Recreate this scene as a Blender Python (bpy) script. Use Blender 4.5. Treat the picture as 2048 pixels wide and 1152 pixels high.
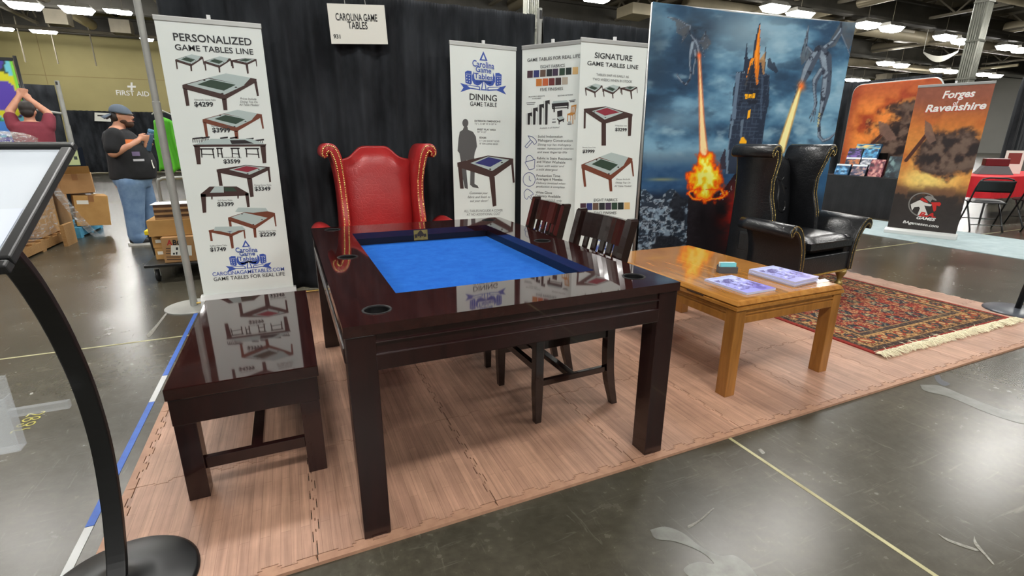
import bpy, bmesh, math, random
import numpy as np
from mathutils import Vector, Matrix
random.seed(7)
for _o in list(bpy.data.objects): bpy.data.objects.remove(_o, do_unlink=True)
SC = bpy.context.scene
COL = SC.collection
PI = math.pi
# ---------------------------------------------------------------- camera
CAM_P = np.array([-0.0950, -1.3995, 1.2760])
YAW, PITCH, ROLL, FPX = -0.419391, -0.289390, -0.005089, 988.68
def _rot(a, b, c):
    ca, sa, cb, sb, cc, sc = math.cos(a), math.sin(a), math.cos(b), math.sin(b), math.cos(c), math.sin(c)
    return (np.array([[ca,-sa,0],[sa,ca,0],[0,0,1]]) @ np.array([[1,0,0],[0,cb,-sb],[0,sb,cb]]) @ np.array([[cc,0,sc],[0,1,0],[-sc,0,cc]]))
CAM_R = _rot(YAW, PITCH, ROLL)          # columns: right, forward, up
cam_d = bpy.data.cameras.new('camera'); cam = bpy.data.objects.new('camera', cam_d); COL.objects.link(cam)
cam_d.sensor_width = 36.0; cam_d.lens = FPX/2048*36; cam_d.clip_start = 0.05; cam_d.clip_end = 400
_M = Matrix.Identity(4)
for i in range(3):
    _M[i][0] = CAM_R[i,0]; _M[i][1] = CAM_R[i,2]; _M[i][2] = -CAM_R[i,1]; _M[i][3] = CAM_P[i]
cam.matrix_world = _M
SC.camera = cam
# ---------------------------------------------------------------- world, exposure
W = bpy.data.worlds.new('world'); SC.world = W; W.use_nodes = True
W.node_tree.nodes['Background'].inputs[0].default_value = (0.75, 0.8, 0.85, 1)
W.node_tree.nodes['Background'].inputs[1].default_value = 0.02
SC.view_settings.view_transform = 'Standard'; SC.view_settings.look = 'None'
SC.view_settings.gamma = 1.0; SC.view_settings.use_curve_mapping = False
SC.view_settings.exposure = EXPOSURE = 0.35
LAMP_STRENGTH = 52.0
# ---------------------------------------------------------------- pixel -> place helpers (2048 x 1152 frame)
def ray(u, v): return CAM_R @ np.array([(u-1024)/FPX, 1.0, -(v-576)/FPX])
def onZ(u, v, z=0.0):
    d = ray(u, v); return CAM_P + (z-CAM_P[2])/d[2]*d
def onY(u, v, y):
    d = ray(u, v); return CAM_P + (y-CAM_P[1])/d[1]*d
def onX(u, v, x):
    d = ray(u, v); return CAM_P + (x-CAM_P[0])/d[0]*d
def to_px(P):
    d = (np.asarray(P, float)-CAM_P) @ CAM_R
    return np.stack([1024+FPX*d[...,0]/d[...,1], 576-FPX*d[...,2]/d[...,1]], -1)
# ---------------------------------------------------------------- colours and materials
def lin(c):
    c = c/255.0
    return c/12.92 if c <= 0.04045 else ((c+0.055)/1.055)**2.4
def S(r, g, b): return (lin(r), lin(g), lin(b))
_mats = {}
def mat(name, col=(0.5,0.5,0.5), rough=0.5, metal=0.0, spec=0.5, coat=0.0, emit=None, estr=1.0, alpha=1.0, trans=0.0, sheen=0.0):
    if name in _mats: return _mats[name]
    m = bpy.data.materials.new(name); m.use_nodes = True
    b = m.node_tree.nodes['Principled BSDF']
    b.inputs['Base Color'].default_value = (*col, 1); b.inputs['Roughness'].default_value = rough
    b.inputs['Metallic'].default_value = metal; b.inputs['Specular IOR Level'].default_value = spec
    b.inputs['Coat Weight'].default_value = coat; b.inputs['Coat Roughness'].default_value = 0.03
    b.inputs['Alpha'].default_value = alpha; b.inputs['Transmission Weight'].default_value = trans
    b.inputs['Sheen Weight'].default_value = sheen
    if emit: b.inputs['Emission Color'].default_value = (*emit, 1); b.inputs['Emission Strength'].default_value = estr
    m.diffuse_color = (*col, 1)
    _mats[name] = m
    return m
def N(m, t, **kw):
    n = m.node_tree.nodes.new(t)
    for k, v in kw.items():
        if hasattr(n, k): setattr(n, k, v)
        else: n.inputs[k].default_value = v
    return n
def LK(m, a, b): m.node_tree.links.new(a, b)
def BS(m): return m.node_tree.nodes['Principled BSDF']
def ramp(m, fac, stops):
    r = N(m, 'ShaderNodeValToRGB'); e = r.color_ramp.elements
    while len(e) < len(stops): e.new(0.5)
    for el, (p, c) in zip(e, stops): el.position = p; el.color = (*c, 1)
    LK(m, fac, r.inputs[0]); return r.outputs[0]
def coords(m, scale=(1,1,1), kind='Object', loc=(0,0,0)):
    t = N(m, 'ShaderNodeTexCoord'); mp = N(m, 'ShaderNodeMapping')
    mp.inputs['Scale'].default_value = scale; mp.inputs['Location'].default_value = loc
    LK(m, t.outputs[kind], mp.inputs[0]); return mp.outputs[0]
def world_pos(m, scale=(1,1,1)):
    t = N(m, 'ShaderNodeNewGeometry'); mp = N(m, 'ShaderNodeMapping'); mp.inputs['Scale'].default_value = scale
    LK(m, t.outputs['Position'], mp.inputs[0]); return mp.outputs[0]
def noise(m, vec, scale=5, detail=4, rough=0.55, dist=0.0):
    n = N(m, 'ShaderNodeTexNoise'); n.inputs['Scale'].default_value = scale; n.inputs['Detail'].default_value = detail
    n.inputs['Roughness'].default_value = rough; n.inputs['Distortion'].default_value = dist
    LK(m, vec, n.inputs['Vector']); return n.outputs['Fac']
def bump(m, h, strength=0.3, dist=0.01):
    b = N(m, 'ShaderNodeBump'); b.inputs['Strength'].default_value = strength; b.inputs['Distance'].default_value = dist
    LK(m, h, b.inputs['Height']); LK(m, b.outputs[0], BS(m).inputs['Normal'])
def var_mat(name, c0, c1, scale=6, rough=0.5, stretch=(1,1,1), detail=5, bmp=0.0, bdist=0.003, lo=0.3, hi=0.7, space='Object', **kw):
    if name in _mats: return _mats[name]
    m = mat(name, c0, rough, **kw)
    v = coords(m, stretch) if space == 'Object' else world_pos(m, stretch)
    f = noise(m, v, scale, detail)
    LK(m, ramp(m, f, [(lo, c0), (hi, c1)]), BS(m).inputs['Base Color'])
    if bmp: bump(m, f, bmp, bdist)
    return m
def attr_mat(name, rough=0.6, spec=0.3, coat=0.0, bmp=0.0, bscale=300):
    if name in _mats: return _mats[name]
    m = mat(name, (0.5,0.5,0.5), rough, spec=spec, coat=coat)
    a = N(m, 'ShaderNodeVertexColor'); a.layer_name = 'print'
    LK(m, a.outputs[0], BS(m).inputs['Base Color'])
    if bmp: bump(m, noise(m, coords(m), bscale, 2), bmp, 0.002)
    return m
# ---------------------------------------------------------------- objects
def link(name, data, m=None, parent=None, loc=None, rz=None):
    o = bpy.data.objects.new(name, data); COL.objects.link(o)
    if m is not None: data.materials.append(m)
    if parent is not None: o.parent = parent
    if loc is not None: o.location = loc
    if rz is not None: o.rotation_euler = (0, 0, rz)
    return o
def tag(o, label, cat, group=None):
    o['label'] = label; o['category'] = cat
    if group: o['group'] = group
    return o
def thing(name, label, cat, loc=(0,0,0), rz=0.0, group=None):
    o = bpy.data.objects.new(name, None); COL.objects.link(o); o.location = loc; o.rotation_euler = (0,0,rz)
    o.empty_display_size = 0.1
    return tag(o, label, cat, group)
def struct(o, label=None):
    o['kind'] = 'structure'
    if label: o['label'] = label
    return o
def dup(root, loc=None, rz=None, label=None, group=None):
    r = root.copy(); COL.objects.link(r)
    if loc is not None: r.location = loc
    if rz is not None: r.rotation_euler = (0,0,rz)
    if label: r['label'] = label
    if group: r['group'] = group
    for ch in list(root.children):
        c = ch.copy(); COL.objects.link(c); c.parent = r
        for g in ch.children:
            d = g.copy(); COL.objects.link(d); d.parent = c
    return r
class MB:
    def __init__(s): s.v = []; s.f = []
    def add(s, vs, fs):
        n = len(s.v); s.v += [tuple(map(float, p)) for p in vs]; s.f += [tuple(i+n for i in f) for f in fs]; return s
    def box(s, x0, x1, y0, y1, z0, z1):
        return s.add([(x0,y0,z0),(x1,y0,z0),(x1,y1,z0),(x0,y1,z0),(x0,y0,z1),(x1,y0,z1),(x1,y1,z1),(x0,y1,z1)],
                     [(0,3,2,1),(4,5,6,7),(0,1,5,4),(1,2,6,5),(2,3,7,6),(3,0,4,7)])
    def hexa(s, b, t):   # bottom 4 pts, top 4 pts
        return s.add(list(b)+list(t), [(0,3,2,1),(4,5,6,7),(0,1,5,4),(1,2,6,5),(2,3,7,6),(3,0,4,7)])
    def prism(s, poly, z0, z1, ax='z'):
        n = len(poly)
        f = (lambda a,b,c: (a,b,c)) if ax == 'z' else ((lambda a,b,c: (a,c,b)) if ax == 'y' else (lambda a,b,c: (c,a,b)))
        vs = [f(x,y,z0) for x,y in poly]+[f(x,y,z1) for x,y in poly]
        return s.add(vs, [tuple(range(n-1,-1,-1)), tuple(range(n,2*n))]+[(i,(i+1)%n,n+(i+1)%n,n+i) for i in range(n)])
    def beam(s, a, b, w, h, up=(0,0,1)):
        a = Vector(a); b = Vector(b); d = (b-a).normalized(); u = Vector(up)
        x = d.cross(u)
        if x.length < 1e-5: x = d.cross(Vector((1,0,0)))
        x.normalize(); z = x.cross(d)
        q = [(-w/2,-h/2),(w/2,-h/2),(w/2,h/2),(-w/2,h/2)]
        return s.hexa([a+x*i+z*j for i,j in q], [b+x*i+z*j for i,j in q])
    def tube(s, path, r, seg=10, cap=True, flat=1.0):
        path = [Vector(p) for p in path]; n = len(path); rs = r if hasattr(r, '__len__') else [r]*n
        t0 = (path[1]-path[0]).normalized(); up = Vector((0,0,1)) if abs(t0.z) < 0.9 else Vector((1,0,0))
        x = t0.cross(up).normalized(); base = len(s.v); vs = []; fs = []
        for i, p in enumerate(path):
            t = (path[min(i+1,n-1)]-path[max(i-1,0)]).normalized()
            x = (x-t*x.dot(t)).normalized(); y = t.cross(x)
            for k in range(seg):
                a = 2*PI*k/seg; vs.append(p+x*math.cos(a)*rs[i]+y*math.sin(a)*rs[i]*flat)
        for i in range(n-1):
            for k in range(seg):
                fs.append((i*seg+k, i*seg+(k+1)%seg, (i+1)*seg+(k+1)%seg, (i+1)*seg+k))
        if cap: fs += [tuple(range(seg-1,-1,-1)), tuple(range((n-1)*seg, n*seg))]
        return s.add(vs, fs)
    def lathe(s, prof, seg=24, c=(0,0,0), ax='z', cap=True):
        vs = []; fs = []; n = len(prof)
        for r, h in prof:
            for k in range(seg):
                a = 2*PI*k/seg; p = (r*math.cos(a), r*math.sin(a), h)
                if ax == 'x': p = (p[2], p[0], p[1])
                if ax == 'y': p = (p[0], p[2], -p[1])
                vs.append((p[0]+c[0], p[1]+c[1], p[2]+c[2]))
        for i in range(n-1):
            for k in range(seg): fs.append((i*seg+k, i*seg+(k+1)%seg, (i+1)*seg+(k+1)%seg, (i+1)*seg+k))
        if cap: fs += [tuple(range(seg-1,-1,-1)), tuple(range((n-1)*seg, n*seg))]
        return s.add(vs, fs)
    def grid(s, nx, ny, fn):
        return s.add([fn(i/nx, j/ny) for j in range(ny+1) for i in range(nx+1)],
                     [(j*(nx+1)+i, j*(nx+1)+i+1, (j+1)*(nx+1)+i+1, (j+1)*(nx+1)+i) for j in range(ny) for i in range(nx)])
    def mesh(s, name, smooth=False):
        me = bpy.data.meshes.new(name); me.from_pydata(s.v, [], s.f); me.update()
        if smooth: me.polygons.foreach_set('use_smooth', [True]*len(me.polygons))
        return me
    def build(s, name, m, parent=None, smooth=False, bevel=0.0, seg=2, sub=0, loc=None, rz=None, fix=False):
        me = s.mesh(name, smooth)
        if fix:
            bm = bmesh.new(); bm.from_mesh(me); bmesh.ops.remove_doubles(bm, verts=bm.verts, dist=1e-5)
            bmesh.ops.recalc_face_normals(bm, faces=bm.faces); bm.to_mesh(me); bm.free()
        o = link(name, me, m, parent, loc, rz)
        if bevel:
            b = o.modifiers.new('bevel', 'BEVEL'); b.width = bevel; b.segments = seg; b.limit_method = 'ANGLE'; b.angle_limit = math.radians(40)
        if sub:
            d = o.modifiers.new('sub', 'SUBSURF'); d.levels = sub; d.render_levels = sub
        return o
def smoothstep(a, b, x): 
    t = np.clip((np.asarray(x, float)-a)/(b-a), 0, 1); return t*t*(3-2*t)
def catmull(P, n=8):
    P = [Vector(p) for p in P]; Q = [2*P[0]-P[1]]+P+[2*P[-1]-P[-2]]; out = []
    for i in range(1, len(Q)-2):
        for k in range(n):
            t = k/n; a, b, c, d = Q[i-1], Q[i], Q[i+1], Q[i+2]
            out.append(0.5*((2*b)+(c-a)*t+(2*a-5*b+4*c-d)*t*t+(3*b-a-3*c+d)*t**3))
    return out+[P[-1]]
# ---------------------------------------------------------------- lettering
_tc = {}
def glyphs(body, offset=0.0, shear=0.0):
    key = (body, offset, shear)
    if key in _tc: return _tc[key]
    cu = bpy.data.curves.new('t', 'FONT'); cu.body = body; cu.offset = offset; cu.shear = shear; cu.resolution_u = 3; cu.fill_mode = 'FRONT'
    o = bpy.data.objects.new('t', cu); COL.objects.link(o)
    dg = bpy.context.evaluated_depsgraph_get()
    me = bpy.data.meshes.new_from_object(o.evaluated_get(dg))
    V = np.array([tuple(v.co)[:2] for v in me.vertices]) if len(me.vertices) else np.zeros((0,2))
    F = [tuple(p.vertices) for p in me.polygons]
    bpy.data.objects.remove(o); bpy.data.curves.remove(cu); bpy.data.meshes.remove(me)
    _tc[key] = (V, F); return V, F
CAP_H = 0.69
class Plane:
    """A printed flat surface: origin o, unit right r, unit up w (world); layers lie off its face along n."""
    def __init__(s, o, r, w, obj):
        s.o = np.array(o, float); s.r = np.array(r, float)/np.linalg.norm(r); s.w = np.array(w, float)/np.linalg.norm(w)
        s.n = np.cross(s.r, s.w); s.obj = obj; s.inv = None; s.lay = 0
    def hit(s, u, v):
        d = ray(u, v); t = ((s.o-CAM_P)@s.n)/(d@s.n); p = CAM_P+t*d-s.o
        return np.array([p@s.r, p@s.w])
    def at(s, q, off): return s.o+s.r*q[0]+s.w*q[1]+s.n*off
    def put(s, name, polys, m, off=0.0015, parent=None):
        par = parent or s.obj
        inv = s.inv if s.inv is not None else Matrix.Identity(4)
        mb = MB()
        for V, F in polys:
            mb.add([inv @ Vector(s.at(q, off)) for q in V], F)
        if not mb.v: return None
        return mb.build(name, m, par)
    def poly(s, name, px, m, off=0.0015):       # px: list of polygons in photo pixels
        for P in px: o = s.put(name, [([s.hit(*p) for p in P], [tuple(range(len(P)))])], m, off)
        return o
    def tq(s, body, a, b, h, bold=0.0, shear=0.0):
        """lettering from pixel a (left end of baseline) to b (right end), capitals h pixels high"""
        V, F = glyphs(body, bold, shear)
        if not len(V): return ([], [])
        A = s.hit(*a); B = s.hit(*b); mid = ((a[0]+b[0])/2, (a[1]+b[1])/2)
        hh = np.linalg.norm(s.hit(mid[0], mid[1]-h)-s.hit(*mid))
        d = B-A; L = np.linalg.norm(d); d = d/L; e = np.array([-d[1], d[0]])
        x0, x1 = V[:,0].min(), V[:,0].max()
        Q = A+np.outer((V[:,0]-x0)/(x1-x0)*L, d)+np.outer(V[:,1]*hh/CAP_H, e)
        return (list(Q), F)
    def text(s, lines, m, name='lettering', off=0.0025):
        for l in lines: o = s.put(name, [s.tq(*l)], m, off)
        return o
# ---------------------------------------------------------------- painting prints into a fine grid (numpy)
def vnoise(x, y, seed=0):
    x = np.asarray(x, float); y = np.asarray(y, float)
    xi = np.floor(x).astype(int); yi = np.floor(y).astype(int); fx = x-xi; fy = y-yi
    fx = fx*fx*(3-2*fx); fy = fy*fy*(3-2*fy)
    def h(a, b):
        n = (a*374761393+b*668265263+seed*974711) & 0x7fffffff
        n = ((n ^ (n >> 13))*1274126177) & 0x7fffffff
        return (n & 0xffff)/65535.0
    return (h(xi,yi)*(1-fx)+h(xi+1,yi)*fx)*(1-fy)+(h(xi,yi+1)*(1-fx)+h(xi+1,yi+1)*fx)*fy
def fbm(x, y, seed=0, oct=5, g=0.5):
    a, t, s = 1.0, 0.0, 0.0
    for k in range(oct):
        s = s+a*vnoise(x*2**k, y*2**k, seed+k*17); t += a; a *= g
    return s/t
def inpoly(x, y, P):
    r = np.zeros(x.shape, bool); n = len(P)
    for i in range(n):
        x1, y1 = P[i]; x2, y2 = P[(i+1)%n]
        if y1 == y2: continue
        c = ((y1 > y) != (y2 > y)) & (x < (x2-x1)*(y-y1)/(y2-y1)+x1); r ^= c
    return r
def dpath(x, y, pts):
    """distance to polyline with per-point half-widths (x,y,w): returns d-w"""
    best = np.full(x.shape, 1e9)
    for (ax, ay, aw), (bx, by, bw) in zip(pts[:-1], pts[1:]):
        dx, dy = bx-ax, by-ay; L = dx*dx+dy*dy+1e-9
        t = np.clip(((x-ax)*dx+(y-ay)*dy)/L, 0, 1)
        best = np.minimum(best, np.hypot(x-ax-t*dx, y-ay-t*dy)-(aw+(bw-aw)*t))
    return best
def mixc(c, k, col):
    k = np.clip(np.asarray(k, float), 0, 1)[..., None]; return c*(1-k)+np.asarray(col, float)*k
def print_grid(name, m, parent, P3, rgb, nx, ny, inv=None):
    """P3: (ny+1,nx+1,3) points, rgb sRGB 0-255"""
    mb = MB(); V = P3.reshape(-1, 3)
    if inv is not None: V = [inv @ Vector(p) for p in V]
    mb.add(V, [(j*(nx+1)+i, j*(nx+1)+i+1, (j+1)*(nx+1)+i+1, (j+1)*(nx+1)+i) for j in range(ny) for i in range(nx)])
    me = mb.mesh(name, True)
    c = np.clip(rgb.reshape(-1, 3), 0, 255)/255.0
    l = np.where(c <= 0.04045, c/12.92, ((c+0.055)/1.055)**2.4)
    ca = me.color_attributes.new('print', 'FLOAT_COLOR', 'POINT')
    ca.data.foreach_set('color', np.concatenate([l, np.ones((len(l),1))], 1).astype(np.float32).ravel())
    return link(name, me, m, parent)
# ================================================================ the hall
LZ = 8.3      # height of the lamps
# --- concrete floor
m = mat('polished_concrete', S(96,92,82), 0.25, spec=0.30)
v = world_pos(m)
f1 = noise(m, v, 0.55, 8, 0.62, 0.2); f2 = noise(m, v, 3.2, 8, 0.68, 0.0); f3 = noise(m, v, 26, 6, 0.6)
c1 = ramp(m, f1, [(0.18, S(44,41,33)), (0.5, S(70,66,55)), (0.82, S(104,98,84))])
c2 = ramp(m, f2, [(0.18, S(42,40,32)), (0.52, S(70,67,57)), (0.84, S(108,104,91))])
mx = N(m, 'ShaderNodeMixRGB'); mx.inputs[0].default_value = 0.5; LK(m, c1, mx.inputs[1]); LK(m, c2, mx.inputs[2])
c3 = ramp(m, f3, [(0.15, (0.66,0.66,0.66)), (0.85, (1.22,1.22,1.2))])
mu = N(m, 'ShaderNodeMixRGB', blend_type='MULTIPLY'); mu.inputs[0].default_value = 0.75; LK(m, mx.outputs[0], mu.inputs[1]); LK(m, c3, mu.inputs[2])
f4 = noise(m, world_pos(m, (3,38,1)), 1.0, 6, 0.7, 1.5); f5 = noise(m, world_pos(m, (30,4,1)), 1.0, 6, 0.7, 1.5)
s4 = ramp(m, f4, [(0.60, (0,0,0)), (0.82, (1,1,1))]); s5 = ramp(m, f5, [(0.60, (0,0,0)), (0.82, (1,1,1))])
sa = N(m, 'ShaderNodeMixRGB', blend_type='ADD'); sa.inputs[0].default_value = 1.0; LK(m, s4, sa.inputs[1]); LK(m, s5, sa.inputs[2])
sb = N(m, 'ShaderNodeMixRGB'); sb.inputs[2].default_value = (*S(136,132,120),1); sm = N(m, 'ShaderNodeMath', operation='MULTIPLY'); sm.inputs[1].default_value = 0.55; LK(m, sa.outputs[0], sm.inputs[0]); LK(m, sm.outputs[0], sb.inputs[0]); LK(m, mu.outputs[0], sb.inputs[1])
LK(m, sb.outputs[0], BS(m).inputs['Base Color'])
mr = N(m, 'ShaderNodeMapRange'); mr.inputs[1].default_value = 0.1; mr.inputs[2].default_value = 0.9; mr.inputs[3].default_value = 0.21; mr.inputs[4].default_value = 0.31
fa = N(m, 'ShaderNodeMath', operation='MULTIPLY_ADD'); fa.inputs[1].default_value = 0.5; LK(m, f3, fa.inputs[0]); fb_ = N(m, 'ShaderNodeMath', operation='MULTIPLY'); fb_.inputs[1].default_value = 0.5; LK(m, f2, fb_.inputs[0]); LK(m, fb_.outputs[0], fa.inputs[2]); LK(m, fa.outputs[0], mr.inputs[0]); LK(m, mr.outputs[0], BS(m).inputs['Roughness']); None
FX0, FX1, FY0, FY1 = -45, 88, -28, 50
fl = struct(MB().box(FX0,FX1,FY0,FY1,-0.2,0).build('floor', m), 'polished grey brown concrete hall floor')
mj = var_mat('joint_filler', S(176,170,128), S(140,132,96), 9, 0.5)
for nm, b in (('floor_joint', (1.582,1.598,FY0,FY1)), ('floor_joint', (FX0,FX1,2.334,2.352)), ('floor_joint', (FX0,FX1,-6.8,-6.785)), ('floor_joint', (-7.5,-7.485,FY0,FY1)), ('floor_joint', (FX0,FX1,11.49,11.51))):
    MB().box(b[0],b[1],b[2],b[3],-0.01,0.0012).build(nm, mj, fl)
# pale paint stain, scrapes and chalk number on the concrete
def blob(px, name, mm, z=0.0013, jit=0.0):
    P = [onZ(u, v_, 0) for u, v_ in px]
    P = catmull([(p[0],p[1],0) for p in P]+[(P[0][0],P[0][1],0)], 5)[:-1]
    return MB().add([(p.x,p.y,z) for p in P], [tuple(range(len(P)))]).build(name, mm, fl)
mst = var_mat('pale_stain', S(106,107,99), S(78,77,68), 22, 0.32)
blob([(1300,1060),(1330,1054),(1365,1066),(1402,1094),(1440,1112),(1470,1112),(1505,1140),(1515,1175),(1440,1190),(1372,1148),(1374,1132),(1400,1124),(1428,1128),(1402,1104),(1352,1084),(1312,1078)], 'paint_stain', mst)
blob([(1840,770),(1880,772),(1930,792),(1990,815),(2048,835),(2048,848),(1980,828),(1900,795),(1850,782)], 'paint_stain', mst)
msc = var_mat('white_scrape', S(150,148,138), S(96,93,84), 90, 0.5)
for px in ([(1375,1052),(1398,1040),(1424,1018),(1426,1020),(1400,1043),(1378,1057)], [(292,671),(312,650),(331,627),(334,628),(318,650),(303,671),(296,675)],
           [(1874,1067),(1900,1080),(1952,1098),(1950,1102),(1898,1084)], [(1948,1072),(1954,1086),(1975,1112),(1988,1128),(1984,1128),(1968,1110),(1948,1088)],
           [(1516,900),(1522,898),(1530,906),(1524,908)], [(60,787),(66,785),(66,788),(60,790)]):
    blob(px, 'scrape', msc, 0.0014)
mtr = mat('dark_scuff', S(58,60,66), 0.5)
blob([(1868,752),(1878,750),(1884,760),(1900,768),(1888,772),(1874,764)], 'dark_scuff', mtr)
mch = mat('yellow_chalk', S(178,170,80), 0.8)
ch = MB()
def px_stroke(mb, pts, w=0.0035, z=0.0018):
    P = catmull([tuple(onZ(u,v_,0)[:2])+(z,) for u,v_ in pts], 5)
    for a, b in zip(P[:-1], P[1:]):
        d = (b-a); n = Vector((-d.y, d.x, 0)).normalized()*w
        mb.add([a-n,b-n,b+n,a+n], [(0,1,2,3)])
cz = lambda P: [(x/7.2, 780+y/7.2) for x, y in P]
for P in ([(590,322),(625,310),(642,322),(590,348),(530,362),(425,346),(405,370),(372,390)], [(455,405),(400,408),(330,440),(350,460),(400,450),(440,430),(455,408),(500,392),(560,386),(575,400),(520,425),(470,425),(455,405)],
          [(345,488),(270,505),(245,530),(290,535),(370,505),(420,478),(480,460),(508,468),(470,500),(400,518),(375,505)], [(435,555),(390,556),(300,578),(185,595),(155,632)]):
    px_stroke(ch, cz(P))
ch.build('chalk_number', mch, fl)
# --- walls
m = mat('tan_wall', S(196,178,126), 0.7)
LK(m, ramp(m, noise(m, world_pos(m), 0.35, 4), [(0.35, S(162,152,102)), (0.65, S(172,161,109))]), BS(m).inputs['Base Color'])
wb = struct(MB().box(FX0,FX1,50,50.4,0,11).build('wall_back', m), 'tan painted far wall of the hall')
MB().box(FX0,FX1,49.98,50.0,5.85,5.89).build('wall_seam', mat('wall_seam', S(150,134,90), 0.8), wb)
for x in (-24,-16,-8,0,8): MB().box(x,x+.04,49.98,50.0,0,11).build('wall_seam', mat('wall_seam'), wb)
mwh = mat('white_sign_letter', S(240,240,235), 0.6)
PW = Plane((0,50,0), (1,0,0), (0,0,1), wb)
PW.text([('FIRST AID', (233.5,190), (299.5,193), 9.5, 0.012)], mwh, 'lettering', 0.05)
PW.poly('first_aid_cross', [[(261.5,165),(265.5,165),(265.5,171.5),(272,171.7),(272,175.7),(265.5,175.5),(265.5,181),(261.5,181),(261.5,175.3),(255,175),(255,171.2),(261.5,171.4)]], mwh, 0.05)
m2 = var_mat('pale_grey_wall', S(186,186,181), S(194,194,188), 0.4, 0.75, space='World')
struct(MB().box(88,88.4,FY0,FY1,0,11).build('wall_right', m2), 'pale grey far wall at the end of the hall')
struct(MB().box(FX0-.4,FX0,FY0,FY1,0,11).build('wall_left', m2))
struct(MB().box(FX0,FX1,FY0-.4,FY0,0,11).build('wall_front', m2))
# --- ceiling: dark deck, girders, open web joists, ducts and pipes
mdk = var_mat('dark_ceiling_deck', S(92,86,74), S(112,105,90), 0.5, 0.9, space='World')
mst1 = var_mat('grey_brown_steel', S(108,102,88), S(138,130,112), 0.8, 0.7, space='World')
mst2 = var_mat('dark_steel', S(62,60,54), S(82,79,71), 0.8, 0.7, space='World')
mduct = var_mat('duct_metal', S(170,160,136), S(196,184,156), 0.8, 0.5, space='World', metal=0.2)
ce = struct(MB().box(FX0,FX1,FY0,FY1,10.6,10.9).build('ceiling', mdk), 'dark steel deck ceiling of the hall')
for y in (-7.2, 2.2, 11.6, 21.0, 30.4, 39.8, 49.0):
    g = MB(); g.box(FX0,FX1,y-.25,y+.25,9.9,10.05); g.box(FX0,FX1,y-.25,y+.25,8.7,8.85); g.box(FX0,FX1,y-.04,y+.04,8.85,9.9); g.build('girder', mst2, ce)
for x in (-34,-24.7,-15.4,-6.1,3.2,12.5,21.8,31.1,40.4,49.7,59,68.3,77.6):
    j = MB(); j.box(x-.12,x+.12,FY0,FY1,10.3,10.45); j.box(x-.12,x+.12,FY0,FY1,9.2,9.35)
    y = 8.0
    while y < 49:
        j.beam((x,y,9.3),(x,y+1.15,10.35),.09,.09); j.beam((x,y+1.15,10.35),(x,y+2.3,9.3),.09,.09); y += 2.3
    j.build('joist', mst1, ce)
for i, x in enumerate((-29,-20,-10.8,8,17,26.5,36,45,54.5,64,73)):
    MB().box(x-.1,x+.1,FY0,FY1,10.3,10.55).build('purlin', mst2, ce)
rr = random.Random(3)
for (x0,y0,x1,y1,z,w) in ((14,9,14,40,9.45,.8),(33,8,33,44,9.5,.7),(24,26,80,26,9.6,.9),(-20,34,6,34,9.5,.8),(27,16,80,16,9.2,.6),(50,6,50,46,9.5,.8),(-12,14,-12,48,9.3,.7),(20,36,82,36,9.4,.8)):
    MB().tube([(x0,y0,z),(x1,y1,z)], w/2, 14).build('air_duct', mduct, ce, smooth=True)
for k in range(26):
    x, y = rr.uniform(16,78), rr.uniform(10,46); d = rr.choice((0,1)); L = rr.uniform(4,16); z = rr.uniform(8.6,9.8)
    MB().tube([(x,y,z),(x+(L if d else 0),y+(0 if d else L),z)], rr.uniform(.05,.14), 8).build('conduit', rr.choice((mst1,mduct,mst2)), ce)
for k in range(12):
    x, y = rr.uniform(18,74), rr.uniform(12,46); z = rr.uniform(8.5,9.4)
    MB().box(x,x+rr.uniform(1,2.4),y,y+rr.uniform(.8,1.8),z,z+.6).build('vent_unit', rr.choice((mst1,mduct)), ce)
for x, y in ((-12.3,40),(-9.5,41.5),(-7.2,43)):
    MB().box(x,x+1.1,y,y+1,7.9,8.7).build('vent_unit', mst1, ce)
for x in (-16,-14.2,-12): MB().box(x-.03,x+.03,47,47.1,6.4,9.3).build('drop_rod', mst1, ce)
MB().tube([(-20,44,8.25),(-2,44,8.1)], .11, 8).build('conduit', mst1, ce)
MB().tube([(13.5,12.5,9.2),(17.5,17.5,11-1.2)], .16, 8).build('conduit', mduct, ce)
# --- columns with conduits
mcol = var_mat('galvanised', S(112,114,105), S(136,136,126), 1.6, 0.4, metal=0.4, space='World')
def column(x, y, label, n=6):
    c = struct(MB().box(x-.12,x+.12,y-.12,y+.12,0,10.4).build('column', var_mat('column_paint', S(70,71,62), S(84,84,74), 1, .6, space='World')), label)
    for k in range(n):
        a = -.17+.34*k/(n-1)
        MB().tube([(x-.16,y+a,0),(x-.16,y+a,7.0)], .034, 8).build('conduit', mcol, c, smooth=True)
        MB().tube([(x+a,y-.16,0),(x+a,y-.16,7.0)], .034, 8).build('conduit', mcol, c, smooth=True)
    for z in (3.4,4.6,5.8): MB().box(x-.21,x+.21,y-.21,y+.21,z,z+.06).build('band', mcol, c)
p_ = onX(1931,160,22.0); column(p_[0], p_[1], 'steel column wrapped in conduits behind the tall brown banner')
p_ = onY(1062,10,14.0); column(p_[0], p_[1], 'steel column with conduits showing above the black drape')
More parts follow.
